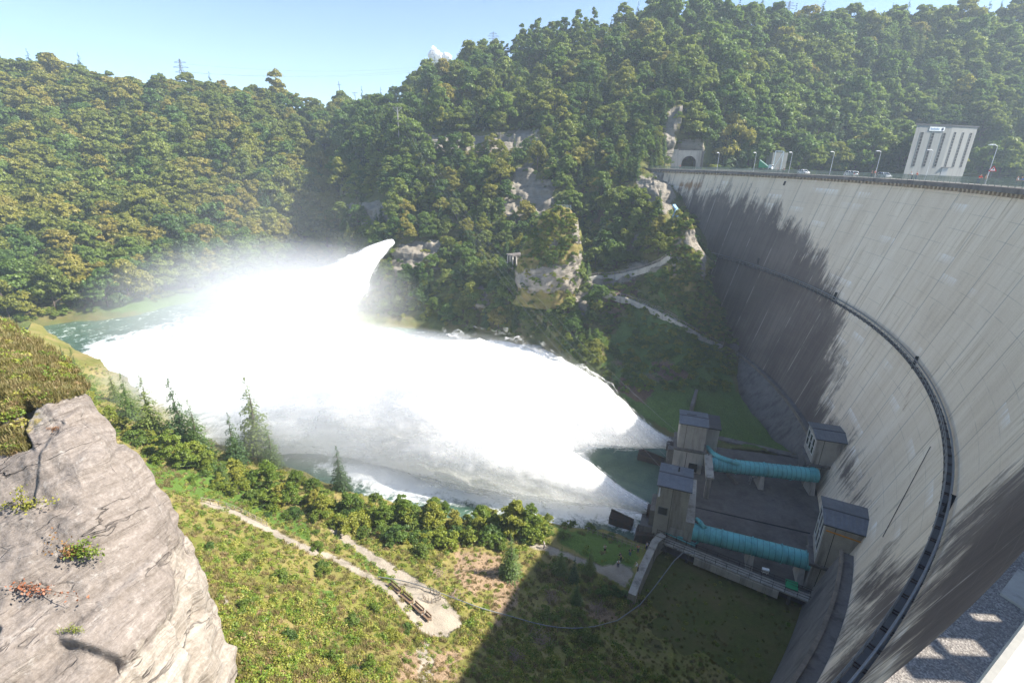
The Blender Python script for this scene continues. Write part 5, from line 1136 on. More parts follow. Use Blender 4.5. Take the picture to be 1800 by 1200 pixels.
# ---- instanced stuff: forest beyond the 300 nearest trees, undergrowth, ground cover
def scatter(name, pts, rots, scl, kinds, srcs, label, cat):
    """one stuff object: points carrying rotation, scale and kind, with the crown of a planted thing instanced on each"""
    me = bpy.data.meshes.new(name); me.vertices.add(len(pts)); me.vertices.foreach_set('co', np.array(pts, np.float32).ravel()); me.update()
    attr(me, 'rz', rots); attr(me, 'sc', scl); attr(me, 'kd', kinds)
    ng = bpy.data.node_groups.new(name, 'GeometryNodeTree'); ng.interface.new_socket('Geometry', in_out='INPUT', socket_type='NodeSocketGeometry'); ng.interface.new_socket('Geometry', in_out='OUTPUT', socket_type='NodeSocketGeometry')
    gi = ng.nodes.new('NodeGroupInput'); go = ng.nodes.new('NodeGroupOutput'); jn = ng.nodes.new('GeometryNodeJoinGeometry'); lk = ng.links.new
    def na(n): q = ng.nodes.new('GeometryNodeInputNamedAttribute'); q.data_type = 'FLOAT'; q.inputs['Name'].default_value = n; return q.outputs['Attribute']
    rz, sc, kd = na('rz'), na('sc'), na('kd'); cx = ng.nodes.new('ShaderNodeCombineXYZ'); lk(rz, cx.inputs[2])
    pt = ng.nodes.new('GeometryNodeMeshToPoints'); lk(gi.outputs[0], pt.inputs['Mesh'])
    for i, src in enumerate(srcs):
        oi = ng.nodes.new('GeometryNodeObjectInfo'); oi.inputs['Object'].default_value = src; oi.transform_space = 'ORIGINAL'
        cm = ng.nodes.new('FunctionNodeCompare'); cm.data_type = 'FLOAT'; cm.operation = 'EQUAL'; lk(kd, cm.inputs[0]); cm.inputs[1].default_value = i; cm.inputs['Epsilon'].default_value = .1
        ip = ng.nodes.new('GeometryNodeInstanceOnPoints'); lk(pt.outputs[0], ip.inputs['Points']); lk(oi.outputs['Geometry'], ip.inputs['Instance']); lk(cm.outputs[0], ip.inputs['Selection']); lk(cx.outputs[0], ip.inputs['Rotation']); lk(sc, ip.inputs['Scale']); lk(ip.outputs[0], jn.inputs[0])
    lk(jn.outputs[0], go.inputs[0]); o = link_mesh(name, me, None); md = o.modifiers.new('scatter', 'NODES'); md.node_group = ng
    return tag(o, label, cat, None, 'stuff')
NOTREE = ROCK_B + ROCK_C + [[(1080,485),(1200,440),(1290,600),(1410,800),(1180,800),(1100,720),(1060,640),(1040,560)], [(700,235),(960,240),(960,262),(700,262)], [(1170,255),(1240,255),(1240,305),(1165,305)], [(1165,285),(1270,285),(1270,450),(1160,410)],
   [(1575,235),(1720,235),(1720,310),(1575,310)], [(300,520),(430,500),(420,540),(100,585),(60,560)], [(900,500),(1040,510),(1040,545),(905,545)]]
def inside(px, py, polys): return any(poly_mask(np.array([px*1.0]), np.array([py*1.0]), p, 2)[0] > .5 for p in polys)
trees = []     # (px size, kind, point, scale, region)
cell = {}
def free(p, d):
    kx, ky, kz = (int(math.floor(c/6)) for c in p)
    for i in (-1,0,1):
        for j in (-1,0,1):
            for k in (-1,0,1):
                for q, dq in cell.get((kx+i,ky+j,kz+k), ()):
                    if (q-p).length < (d+dq)*.5: return False
    return True
def put(p, d): cell.setdefault(tuple(int(math.floor(c/6)) for c in p), []).append((p, d))
rs = random.Random(5)
for it in range(15000):
    px, py = rs.uniform(-130, 1930), rs.uniform(0, 640)
    h = hit(px, py, ['far_hill','gorge_hillside','reservoir_hillside'])
    if not h or h[3] > 640: continue
    p = h[0]
    if p.z < -64: continue
    reg = {'far_hill':'A','gorge_hillside':'B','reservoir_hillside':'C'}[h[2]]
    if (reg == 'B' and px > 1245) or inside(px, py, NOTREE): continue
    if math.hypot(p.x-DC[0], p.y-DC[1]) < 161 and p.x > 66 and p.z > -8: continue
    u = rs.random(); far = p.y > 290
    if reg == 'A': kind = 'beech' if u < .70 else ('green' if u < .90 else 'spruce'); s = rs.uniform(1.0, 1.9)
    elif reg == 'C': kind = 'green' if u < .56 else ('beech' if u < .68 else 'spruce'); s = rs.uniform(1.05, 2.1)
    else:
        kind = 'green' if u < .30 else ('bright' if u < .68 else ('spruce' if u < .88 else 'beech')); s = rs.uniform(.5, 1.0) if not far else rs.uniform(.9, 1.7)
        if py > 400: s *= .8
    if reg == 'A' and py > 455: kind = rs.choice(['bright','green','beech']); s *= .85
    if 880 < px < 1040 and py < 120 and reg == 'B': kind = 'tall'; s = rs.uniform(.9, 1.35)
    d = {'beech':5.0,'green':4.7,'tall':4.2,'bright':3.4,'spruce':3.0}[kind]*s
    if reg == 'B' and p.y < 245 and py > 300 and rs.random() < .35: continue
    if not free(p, d): continue
    p = p - Vector((0,0,max(0,s-1)*2.5)); put(p, d); trees.append((s*(12 if kind != 'bright' else 7)/h[3], kind, p, s, reg))
# ridge trees just over the skyline
for reg, cols in (('A', range(-120, 640, 11)), ('B', range(690, 1190, 12)), ('C', range(1180, 1930, 12))):
    for px in cols:
        top = None
        for py in range(-60, 330, 6):
            h = hit(px, py, ['far_hill'] if reg == 'A' else (['gorge_hillside'] if reg == 'B' else ['reservoir_hillside']))
            if h: top = h; break
        if top is None: continue
        p = top[0] + Vector((rs.uniform(-2,2), rs.uniform(-6,4), -.6)); kind = rs.choice(['green','beech','spruce','green']) if reg != 'B' or not 880 < px < 1040 else 'tall'; s = rs.uniform(.75,1.25)
        if reg == 'A' : s *= .9
        if free(p, 3*s): put(p, 3.5*s); trees.append((s*14/top[3], kind, p, s, reg))
trees.sort(key=lambda t: -t[0])
LBL = {('beech','A'):('beech tree with olive to rust-brown crown in the closed wood on the left hillside','beeches on the left hillside'), ('beech','B'):('brownish beech tree growing among green trees on the cliffs above the river','beeches on the cliffs'), ('beech','C'):('brownish beech tree in the shaded wood behind the dam road','beeches behind the dam'),
  ('green','A'):('green round-crowned tree among the browner trees of the left hillside','green trees on the left hillside'), ('green','B'):('green broadleaf tree on the slopes between the cliffs and the spray','green trees on the cliffs'), ('green','C'):('dark green broadleaf tree on the hillside behind the dam road','green trees behind the dam'),
  ('spruce','A'):('dark pointed spruce standing in the left hillside wood','spruces on the left hillside'), ('spruce','B'):('dark pointed spruce on the cliffs right of the far spray jet','spruces on the cliffs'), ('spruce','C'):('dark pointed spruce on the hillside behind the dam road','spruces behind the dam'),
  ('bright','A'):('small light green tree at the water edge below the left hillside','young trees at the far water edge'), ('bright','B'):('small light green tree on the ledges around the rock tower','young trees on the ledges'), ('tall','B'):('tall slender tree of the group rising above the ridge top','tall trees on the ridge')}
cnt = {}; rest = []; src = {}
LIM = {'beech':290,'green':290,'spruce':200,'bright':120,'tall':60}
for n, (sz, kind, p, s, reg) in enumerate(trees):
    if cnt.get(kind, 0) >= LIM[kind]: rest.append((kind, p, s)); continue
    i = cnt.get(kind, 0); cnt[kind] = i+1; L = LBL.get((kind, reg), LBL[('green', reg)])
    g = plant(kind, i, p - Vector((0,0,.4)), s, rs.uniform(0, 6.28), L[0], L[1], s*rs.uniform(.9,1.2)); src.setdefault((kind, i % len(PROT[kind])), [c for c in g.children if c.name.startswith('crown')][0])
keys = sorted(src.keys()); kidx = {k: i for i, k in enumerate(keys)}
if rest:
    ks = []
    for q, (kind, p, s) in enumerate(rest):
        opts = [k for k in keys if k[0] == kind]; ks.append(kidx[opts[q % len(opts)]])
    scatter('forest', [tuple(p) for _, p, _ in rest], [rs.uniform(0,6.28) for _ in rest], [s for _,_,s in rest], ks, [src[k] for k in keys], 'closed mixed wood filling the gaps between the nearer trees on the hillsides', 'forest')
print('TREES', len(trees), cnt, 'rest', len(rest))
# ---- near bank: conifers, young trees, bushes by the river
nb = 0
def bank(kind, px, py, s, label, group=None, sz=None):
    global nb
    h = hit(px, py, ['near_slope']); nb += 1
    if h: plant(kind, nb, h[0]-Vector((0,0,.15)), s, rs.uniform(0,6.28), label, group, sz)
for px, py, s, lab in ((352,800,1.5,'broad spruce in the conifer group behind the rock edge'), (232,735,1.35,'spruce between the rock edge and the pointed pair'), (418,815,1.4,'darker spruce touching the left side of the tallest one'), (480,822,1.2,'yellowish spruce touching the right side of the tallest one'), (150,700,1.5,'ragged spruce leaning over the edge behind the rock outcrop'), (120,655,.95,'small spruce at the top edge of the rock outcrop'), (205,705,.9,'feathery spruce just below the rock edge'), (275,775,1.75,'left one of the pair of pointed spruces on the river bank'), (325,790,1.9,'right one of the pair of pointed spruces on the river bank'), (455,800,2.2,'tallest dark spruce on the river bank, above the yellow-green bushes'), (395,845,.5,'small dark spruce between the pair and the tallest spruce'), (600,860,1.2,'small spruce tip among the river bank bushes'),
   (897,1010,.92,'narrow spruce standing at the edge of the dam shadow'), (985,1005,.62,'shaded young spruce with a sunlit tip, leftmost of the four by the path'), (1008,1020,.55,'shaded young spruce in the middle of the four by the path'), (1036,1005,.55,'shaded young spruce nearest the lawn'), (1012,1060,.5,'small shaded spruce standing lowest among the felled brush')):
    bank('spruce_near', px, py, s, lab, 'spruces on the near bank')
YT = ('light green young tree in the thicket along the near river bank','young trees on the near bank'); BU = ('yellow-green bush in the thicket along the near river bank','bushes on the near bank'); BD = ('dark green bush on the near river bank','dark bushes on the near bank')
for i in range(40):
    k = i/39; px = 150+810*k; py = np.interp(px, [150,250,330,430,520,620,720,800,880,960], [715,770,815,850,880,905,925,925,920,918]) + rs.uniform(-12,14); bank('bright', px+rs.uniform(-14,14), py, rs.uniform(.35,.95), *YT)
for i in range(95):
    px = rs.uniform(150, 950); py = np.interp(px, [150,250,330,430,520,620,720,800,880,960], [725,780,825,860,890,920,940,940,935,930]) + rs.uniform(-22,20); bank('bush' if rs.random() < .7 else 'bushd', px, py, rs.uniform(.4,1.25), *(BU if rs.random() < .7 else BD))
for i in range(70):
    px = rs.uniform(330, 960); py = np.interp(px, [250,330,430,520,620,720,800,880,960], [752,785,826,858,888,908,912,912,915]) + rs.uniform(-14,14); bank(rs.choice(['bush','bushd','bush','bright']), px, py, rs.uniform(.25,.7), 'low bush at the very edge of the churned river', 'bushes at the river edge')
for px, py in ((640,935),(700,955),(745,975),(620,915),(670,940),(730,950),(480,880),(520,905),(860,945),(880,960)): bank('bushd', px, py, rs.uniform(.6,1.1), *BD)
for i in range(60):
    px, py = rs.uniform(330, 790), rs.uniform(880, 1195)
    if inside(px, py, [PATH_A, PATH_B]): continue
    bank('bush' if rs.random() < .65 else 'bushd', px, py, rs.uniform(.25,.6), 'low leafy shrub on the sunny herb slope around the gravel path', 'shrubs on the sunny slope')
for px, py, s in ((960,935,.7),(1000,925,.6),(1035,930,.55),(1075,945,.5),(990,945,.5),(940,930,.7),(1010,1085,.6),(1060,1045,.6),(1080,1040,.5),(1100,1050,.5),(960,1080,.6),(1030,1120,.6)): bank('bushd', px, py, s, 'dark bush growing in the shadow of the dam near the lawn', 'bushes in the dam shadow')
# gorge: scrub on towers and ledges, undergrowth on slopes
sb = [o for o in bpy.data.objects if o.name.startswith('foliage')]; fol = {}
for o in sb: fol.setdefault(o.data.name, o)
fol = list(fol.values())[:7]
P = []; R_ = []; S_ = []; K_ = []
for it in range(9000):
    px, py = rs.uniform(-60, 1860), rs.uniform(60, 640); h = hit(px, py, ['far_hill','gorge_hillside','reservoir_hillside'])
    if not h or h[0].z < -65 or h[3] > 520: continue
    if inside(px, py, NOTREE[:len(ROCK_B+ROCK_C)]) and rs.random() < .9: continue
    if inside(px, py, NOTREE[len(ROCK_B+ROCK_C):len(ROCK_B+ROCK_C)+1]) and rs.random() < .80: continue
    if math.hypot(h[0].x-DC[0], h[0].y-DC[1]) < 161 and h[0].x > 66 and h[0].z > -8: continue
    P.append(tuple(h[0]-Vector((0,0,.2)))); R_.append(rs.uniform(0,6.28)); S_.append(rs.uniform(.5,1.25) if h[2] != 'gorge_hillside' else rs.uniform(.35,.95)); K_.append(rs.randrange(len(fol)))
scatter('undergrowth', P, R_, S_, K_, fol, 'low bushy undergrowth covering the wooded slopes between the trees', 'undergrowth')
P = []; R_ = []; S_ = []; K_ = []
for it in range(4200):
    px, py = rs.uniform(895, 1290), rs.uniform(360, 690); h = hit(px, py, ['rock_pillar','rock_needle','gorge_hillside'])
    if not h: continue
    if h[2] == 'gorge_hillside' and not (px > 1060 and py > 480 and rs.random() < .40): continue
    if h[2] == 'rock_pillar' and (py > 465 or px > 1012) and rs.random() < .85: continue
    if h[2] == 'rock_needle' and inside(px, py, [[(1202,402),(1228,405),(1238,440),(1215,440),(1200,425)],[(1228,440),(1242,440),(1244,500),(1230,480)]]): continue
    P.append(tuple(h[0]-Vector((0,0,.1)))); R_.append(rs.uniform(0,6.28)); S_.append(rs.uniform(.25,.75)); K_.append(rs.randrange(len(fol)))
scatter('scrub', P, R_, S_, K_, fol, 'low dry scrub growing on the rock tower, the rock needle and the grass hill', 'scrub')
# ground cover of the near slope: herbs and dry grass
def proto_thing(name, me, px, py, s, label, cat):
    h = hit(px, py, ['near_slope']); g = empty(name, h[0], label, cat); g.scale = (s,s,s); o = bpy.data.objects.new('foliage' if cat != 'grass' else 'blades', me); COL.objects.link(o); o.parent = g; return o
TF = [proto_thing('herb', tuft_mesh('herb_foliage', 'herb', np.random.default_rng(80+i), 110, .62, .6, .10), 420+40*i, 1120+15*i, 1.0, lab, 'herb') for i, lab in enumerate(('lush nettle-like herb clump at the foot of the rock outcrop','broad herb clump right of the rock outcrop foot','taller herb clump above the watermarked slope'))]
TF.append(proto_thing('grass_tuft', blade_mesh('blades', 'grass_blade', np.random.default_rng(90)), 700, 1170, 1.0, 'dry grass tuft on the bare soil at the bottom of the slope', 'grass'))
TF.append(proto_thing('dry_herb', tuft_mesh('dry_foliage', 'leaf_dry', np.random.default_rng(91), 80, .5, .4, .09), 860, 1030, 1.0, 'withered brown herb clump at the edge of the dam shadow', 'herb'))
P = []; R_ = []; S_ = []; K_ = []
SOILP = [[(790,960),(890,965),(890,1040),(830,1060),(780,1010)], [(860,1020),(930,960),(910,1080),(860,1130)], [(1010,1040),(1120,1090),(1060,1110),(990,1070)], [(680,1140),(860,1130),(850,1220),(690,1220)]]
for it in range(27000):
    px, py = rs.uniform(60, 1440), rs.uniform(640, 1260); h = hit(px, py, ['near_slope','lower_lawn'])
    if not h or h[0].z < -66.9: continue
    on_path = inside(px, py, [PATH_A, PATH_B, PATH_C])
    if on_path and rs.random() < .97: continue
    soil = inside(px, py, SOILP); lawn = inside(px, py, [[(960,925),(1140,965),(1105,1040),(1040,1000),(960,960)]])
    if lawn and rs.random() < .93: continue
    dryness = mnoise.fractal(h[0]*.11, .9, 2.1, 4) + rs.uniform(-.25,.25)
    if dryness > .35 and rs.random() < .35: continue
    u = rs.random() if dryness < .1 else rs.uniform(.5, 1); k = (3 if u < .4 else (4 if u < .8 else rs.randrange(3))) if soil else (rs.randrange(3) if u < .66 else (3 if u < .9 else 4))
    low = h[2] == 'lower_lawn' or h[0].z < -65.8
    if h[2] == 'lower_lawn' and px > 1140 and (py < 960 + (px-1150)*.40): continue
    if low: k = 3 if rs.random() < .8 else 2
    P.append(tuple(h[0]-Vector((0,0,.05)))); R_.append(rs.uniform(0,6.28)); S_.append(rs.uniform(.3,1.05)*(.7 if soil else (.6 if low else 1))); K_.append(k)
scatter('ground_cover', P, R_, S_, K_, TF, 'dense herbs and dry grass covering the slope below the rock outcrop', 'ground cover')
# outcrop: grassy top and single plants
P = []; R_ = []; S_ = []; K_ = []
for it in range(3000):
    px, py = rs.uniform(-40, 170), rs.uniform(545, 800); h = hit(px, py, ['rock_outcrop'])
    if not h: continue
    if not inside(px, py, [[(-50,540),(150,640),(150,690),(110,705),(70,715),(-60,770)]]) and not (inside(px, py, [[(-20,760),(40,740),(50,790),(-20,820)]]) and rs.random() < .5): continue
    u = rs.random(); P.append(tuple(h[0])); R_.append(rs.uniform(0,6.28)); S_.append(rs.uniform(.18,.48)*(h[3]/26)); K_.append(3 if u < .72 else (4 if u < .9 else rs.randrange(3)))
scatter('outcrop_grass', P, R_, S_, K_, TF, 'dry grass and herbs growing on top of the rock outcrop', 'grass')
def rock_plant(px, py, s, mats, label, seed, droop=0):
    h = hit(px, py, ['rock_outcrop']); rng = np.random.default_rng(seed); g = empty('rock_plant', h[0], label, 'plant')
    d = Vector(rays(px, py)).normalized()*-1; m = MB(); tips = []
    for i in range(9):
        e = d*rng.uniform(.15,.6)*s + Vector((rng.normal()*.55*s, 0, rng.normal()*.35*s - droop*rng.uniform(.1,1)*s)); tips.append(e); m.tube([h[0]-d*.1, h[0]+e*.5+Vector((0,0,.05*s)), h[0]+e], [.018*s,.012*s,.006*s], 5)
    m.build('stem', M['bark'], g)
    for q, mat in enumerate(mats):
        C = []; n = 340
        for i in range(n):
            t = tips[rng.integers(len(tips))]
            if len(mats) > 1 and (t.x > 0) != (q == 1): t = Vector((abs(t.x)*(1 if q else -1), t.y, t.z))
            C.append(np.array(t)*rng.uniform(.35,1.1)+rng.normal(size=3)*.10*s)
        C = np.array(C); V, F = quads(C, rng.normal(size=(n,3))+np.array(d)*.8+np.array([0,0,.5]), .045*s*rng.uniform(.6,1.3,n), rng, .6); me = np_mesh('leaves', V, F); attr(me, 'tone', np.repeat(rng.uniform(0,1,n),4)); o = link_mesh('foliage', me, M[mat]); o.location = (0,0,0); o.parent = g
rock_plant(42, 888, 1.15, ['leaf_bright'], 'yellow-green shrub rooted in a crack of the rock face', 1)
rock_plant(140, 968, 1.2, ['leaf_red','leaf_bright'], 'half red half green shrub growing out of the grey rock face', 2, .35)
rock_plant(38, 1030, 1.15, ['leaf_red'], 'reddish withered shrub hanging down the left of the rock face', 3, .9)
rock_plant(130, 1106, .5, ['leaf_bright'], 'tiny green plant low on the rock face', 4)
rock_plant(92, 752, .35, ['leaf_red'], 'small red plant near the top of the rock face', 5)
# felled brush heaps and fallen branches
def brush(px, py, s, n, label, sheetn='near_slope'):
    h = hit(px, py, [sheetn]); rng = np.random.default_rng(int(px*7+py)); m = MB(); m2 = MB()
    for i in range(n):
        a = rng.uniform(0, 6.28); L = rng.uniform(.5,1.0)*s; c = h[0]+Vector((rng.normal()*.4*s, rng.normal()*.4*s, rng.uniform(.0,.28)*s)); d = Vector((math.cos(a), math.sin(a), rng.normal()*.25))*L*.5; m.tube([c-d, c+Vector((0,0,.05*s)), c+d], [.035,.03,.015], 4)
    tag(m.build('brush_pile', M['dead_wood']), label, 'brush pile', 'heaps of felled brush')
for px, py, s, n, lab in ((765,1010,1.6,60,'pale heap of cut branches in the sun left of the narrow spruce'), (800,1050,1.4,40,'sunlit scatter of cut branches at the shadow edge'), (970,1050,1.7,50,'shaded brush heap below the path'), (1050,1070,1.8,50,'shaded brush heap by the foot of the retaining wall'), (950,1125,1.7,50,'shaded brush heap at the bottom of the slope'), (905,1160,1.6,50,'shaded brush heap nearest the bottom edge')): brush(px, py, s, n, lab)
for px, py, s, n, lab in ((1170,640,3.2,110,'reddish brush heap on the grass hill beside the dam, upper one'), (1150,665,3.0,90,'reddish brush heap low on the grass hill beside the dam'), (1085,640,2.5,70,'reddish brush on the wooded edge of the grass hill')): brush(px, py, s, n, lab, 'gorge_hillside')
# benches, fences, monorail on the near slope
def log_benches():
    P = along([(684,1028),(700,1043),(716,1056),(732,1070),(746,1083),(757,1094)], ['near_slope'], 3, .0)
    for i in range(4):
        a, b = P[int(i*len(P)/4)], P[min(len(P)-1, int((i+1)*len(P)/4))]; d = (b-a).normalized(); s = Vector((-d.y, d.x, 0)); L = (b-a).length*.92; u = Vector((0,0,1))
        g = empty('bench', a, ('uppermost','second from the top','second from the bottom','lowest')[i]+' of the four brown benches stepping down beside the gravel path', 'bench', 'benches by the gravel path')
        m = MB(); m.hexa([a+d*x*L+s*y+u*z for z in (.42,.52) for x, y in ((.04,-.28),(.96,-.28),(.96,.28),(.04,.28))]); m.build('seat', M['wood'], g)
        m = MB(); m.bar(a+d*L*.04+s*.3+u*.85, a+d*L*.96+s*.3+u*.85, .06, .28); m.build('backrest', M['wood'], g)
        for x in (.12,.88): m = MB(); m.bar(a+d*L*x-s*.2, a+d*L*x-s*.2+u*.45, .1); m.bar(a+d*L*x+s*.3-u*.1, a+d*L*x+s*.3+u*.95, .1); m.bar(a+d*L*x-s*.22+u*.38, a+d*L*x+s*.3+u*.38, .08); m.build('leg', M['wood'], g)
log_benches()
def rail_fence(pts, label, h=1.0, step=1, mat='wood_grey', sheetn=('near_slope',)):
    P = along(pts, list(sheetn), 3); g = empty('rail_fence', P[0], label, 'fence'); m = MB(); u = Vector((0,0,1))
    for p in P[::step]: m.bar(p-u*.3, p+u*h, .09)
    for z in (.45*h, .95*h): m.tube([p+u*z for p in P], .035, 5)
    m.build('rails', M[mat], g)
rail_fence([(757,1040),(775,1048),(776,1056),(750,1062),(744,1052)], 'low post and rail fence around the bend of the gravel path')
rail_fence([(355,882),(400,890),(440,908),(470,925)], 'wooden handrail beside the upper gravel path')
rail_fence([(1033,936),(1060,945),(1085,952),(1110,962),(1130,968)], 'wire fence along the river side of the lawn', 1.1)
P = along([(665,1018),(700,1023),(735,1032),(770,1045),(810,1060),(850,1075),(890,1085),(930,1097),(970,1106),(1010,1109),(1045,1105)], ['near_slope'], 4, .55)
E_ = [V3(PZ(x,y,z)) for x,y,z in ((1085,1090,-65.8),(1125,1062,-65.3),(1150,1032,-64.6),(1170,1005,-63.8),(1185,985,-63.2),(1200,971,-63.0),(1222,972,-63.0))]
g = empty('monorail_track', P[0], 'long thin grey rail on short posts curving down from the gravel path to the walkway', 'rail'); m = MB(); Q = P + E_; m.tube(Q, .07, 6)
for q in Q[::3]: m.bar(q, q-Vector((0,0,.8)), .06)
m.build('rail', M['steel_grey'], g)
# gallery fence on the far cutting
rail_fence([(760,252),(800,258),(840,264),(890,268)], 'grey roadside railing in front of the cutting wall on the far slope', 1.3, 1, 'steel_light', ('gorge_hillside',))
c = PY(729,240,296); m = MB(frame(tuple(c), (1,-.3))); m.box(-3.2,3.2,0,6,-3.2,3.0); tag(m.build('tunnel_mouth', M['black_void']), 'small dark tunnel mouth at the end of the far road cutting', 'tunnel')
# ------------------------------------------------------------------ river, foam, spray, sky, haze, light, camera
def water_mat():
    t = NT('river_water'); P = t.co(); n1 = t.noise(.16, 6, .65, None, 1.2); n2 = t.noise(.75, 6, .7, None, .8); n3 = t.noise(2.6, 4, .65)
    k = t.math('ADD', t.math('ADD', t.math('MULTIPLY', n1, .8), t.math('MULTIPLY', n2, .75)), t.math('MULTIPLY', n3, .25))
    f = t.ramp(t.math('ADD', t.at('foam'), t.math('MULTIPLY', t.math('SUBTRACT', k, .9), 1.15)), [(.40, 0.0), (.56, .55), (.72, 1.0)])
    c = t.mix(f, t.ramp(n1, [(.35, (.045,.095,.070)), (.65, (.085,.145,.105))]), (.88,.90,.91))
    b = t.bump(t.math('ADD', n2, t.math('MULTIPLY', n3, .6)), .45, .35); rg = t.math('ADD', .12, t.math('MULTIPLY', f, .75))
    t.bsdf(c, rg, b, 0, .5); M['river_water'] = t.m
water_mat()
def river():
    xs = np.linspace(-420, 52, 330); ys = np.linspace(62, 430, 260); X, Y = np.meshgrid(xs, ys); V = np.stack([X.ravel(), Y.ravel(), np.full(X.size, -67.2)], 1); px, py = proj(V)
    j = fbm(V, .045, 4, 3)*22; foam = np.zeros(len(V))
    foam = np.maximum(foam, poly_mask(px+j, py+j*.5, [(160,620),(260,588),(400,556),(500,530),(640,540),(760,575),(900,595),(1010,640),(1110,735),(1175,765),(1170,800),(1050,795),(1030,830),(1150,880),(1140,905),(1000,912),(850,893),(700,872),(640,850),(560,820),(480,780),(350,735),(230,690),(170,650)], 45))
    g = poly_mask(px+j*1.4, py+j*.8, [(465,745),(560,716),(700,708),(790,735),(780,770),(700,788),(600,815),(510,800)], 40); foam = foam - .72*g
    foam = foam - .55*poly_mask(px+j, py+j*.5, [(640,575),(760,560),(880,590),(860,606),(700,600)], 20) - .35*poly_mask(px+j, py+j, [(330,730),(420,720),(480,760),(440,790)], 25)
    foam = np.maximum(foam, .75*poly_mask(px, py, [(1085,912),(1115,922),(1138,948),(1140,952),(1110,938)], 6)); foam = np.maximum(foam, .8*poly_mask(px, py, [(1160,752),(1190,745),(1188,785),(1150,770)], 8)); foam = np.maximum(foam, .9*poly_mask(px+j, py+j*.5, [(560,815),(700,800),(860,800),(1020,860),(1000,905),(850,890),(700,872),(640,855)], 25)); foam = np.maximum(foam, .26)
    dark = poly_mask(px, py, [(1040,795),(1180,780),(1170,880),(1130,880),(1060,840)], 14); foam = foam*(1-dark*.95)
    V[:,2] += np.clip(foam,0,1)*(fbm(V, .10, 5, 8)*1.0+fbm(V, .35, 3, 2)*.35) + fbm(V, .3, 3, 4)*.08
    nv, nu = X.shape; idx = np.arange(nu*nv).reshape(nv, nu); F = np.stack([idx[:-1,:-1], idx[:-1,1:], idx[1:,1:], idx[1:,:-1]], -1).reshape(-1,4); me = np_mesh('river', V, F); attr(me, 'foam', np.clip(foam*1.2,0,1.15))
    tag(link_mesh('river', me, M['river_water'], None, True), kind='structure')
river()
m = MB()
def rv(): 
    t = NT('reservoir_water'); t.bsdf((.03,.06,.055), .1, t.bump(t.noise(.8, 3), .2, .1), 0, .5); M['reservoir_water'] = t.m
rv(); rings = []; V = []; F = []; N_ = 60
for th in np.linspace(math.radians(40), math.radians(-60), N_): V += [arc(th, 157.6, -9), arc(th, 420, -9)]
m.add(V, [(2*i, 2*i+1, 2*i+3, 2*i+2) for i in range(N_-1)]); tag(m.build('reservoir', M['reservoir_water']), kind='structure')
# spray: a torn opaque body of drops inside, wrapped in a thinner cloud of mist
def spray_mat():
    t = NT('spray_body'); st = t.noise(1.0, 6, .62, t.co('UV'), .8); big = t.noise(.10, 5, .6); f = t.noise(.6, 6, .66, None, .8)
    k = t.math('ADD', t.math('ADD', t.math('MULTIPLY', st, .50), t.math('MULTIPLY', f, .30)), t.math('MULTIPLY', big, .2))
    c = t.ramp(k, [(.32, (.84,.86,.865)), (.44, (.94,.95,.952)), (.54, (.98,.98,.98))])
    d = t.n('ShaderNodeBsdfDiffuse', {'Color': c, 'Normal': t.bump(k, .08, .5)}); tr = t.n('ShaderNodeBsdfTranslucent', {'Color': c}); m1 = t.n('ShaderNodeMixShader', {0: .5, 1: d.outputs[0], 2: tr.outputs[0]})
    a = t.ramp(t.math('ADD', t.at('dens'), t.math('MULTIPLY', t.math('SUBTRACT', k, .5), 3.4)), [(.30, 0.0), (.95, 1.0)]); tp = t.n('ShaderNodeBsdfTransparent')
    m2 = t.n('ShaderNodeMixShader', {0: a, 1: tp.outputs[0], 2: m1.outputs[0]}); t.t.links.new(m2.outputs[0], t.out.inputs['Surface']); M['spray_body'] = t.m
spray_mat()
def mist_mat(name, dens, scale, lo=.42, hi=.68, stretch=(1,1,1)):
    t = NT(name); n = t.noise(1.0, 4, .62, t.mapping(tuple(scale*s for s in stretch)), .5); G = t.co('Generated')
    q = t.n('ShaderNodeVectorMath', {0: G, 1: (.5,.5,.5)}, operation='DISTANCE').outputs['Value']
    fall = t.ramp(q, [(.18, 1.0), (.5, 0.0)]); den = t.math('MULTIPLY', t.math('MULTIPLY', t.ramp(n, [(lo, 0.0), (hi, 1.0)]), fall), dens)
    v = t.n('ShaderNodeVolumePrincipled', {'Color': (.97,.98,1,1), 'Density': den, 'Anisotropy': .2}); t.t.links.new(v.outputs[0], t.out.inputs['Volume']); M[name] = t.m; return t.m
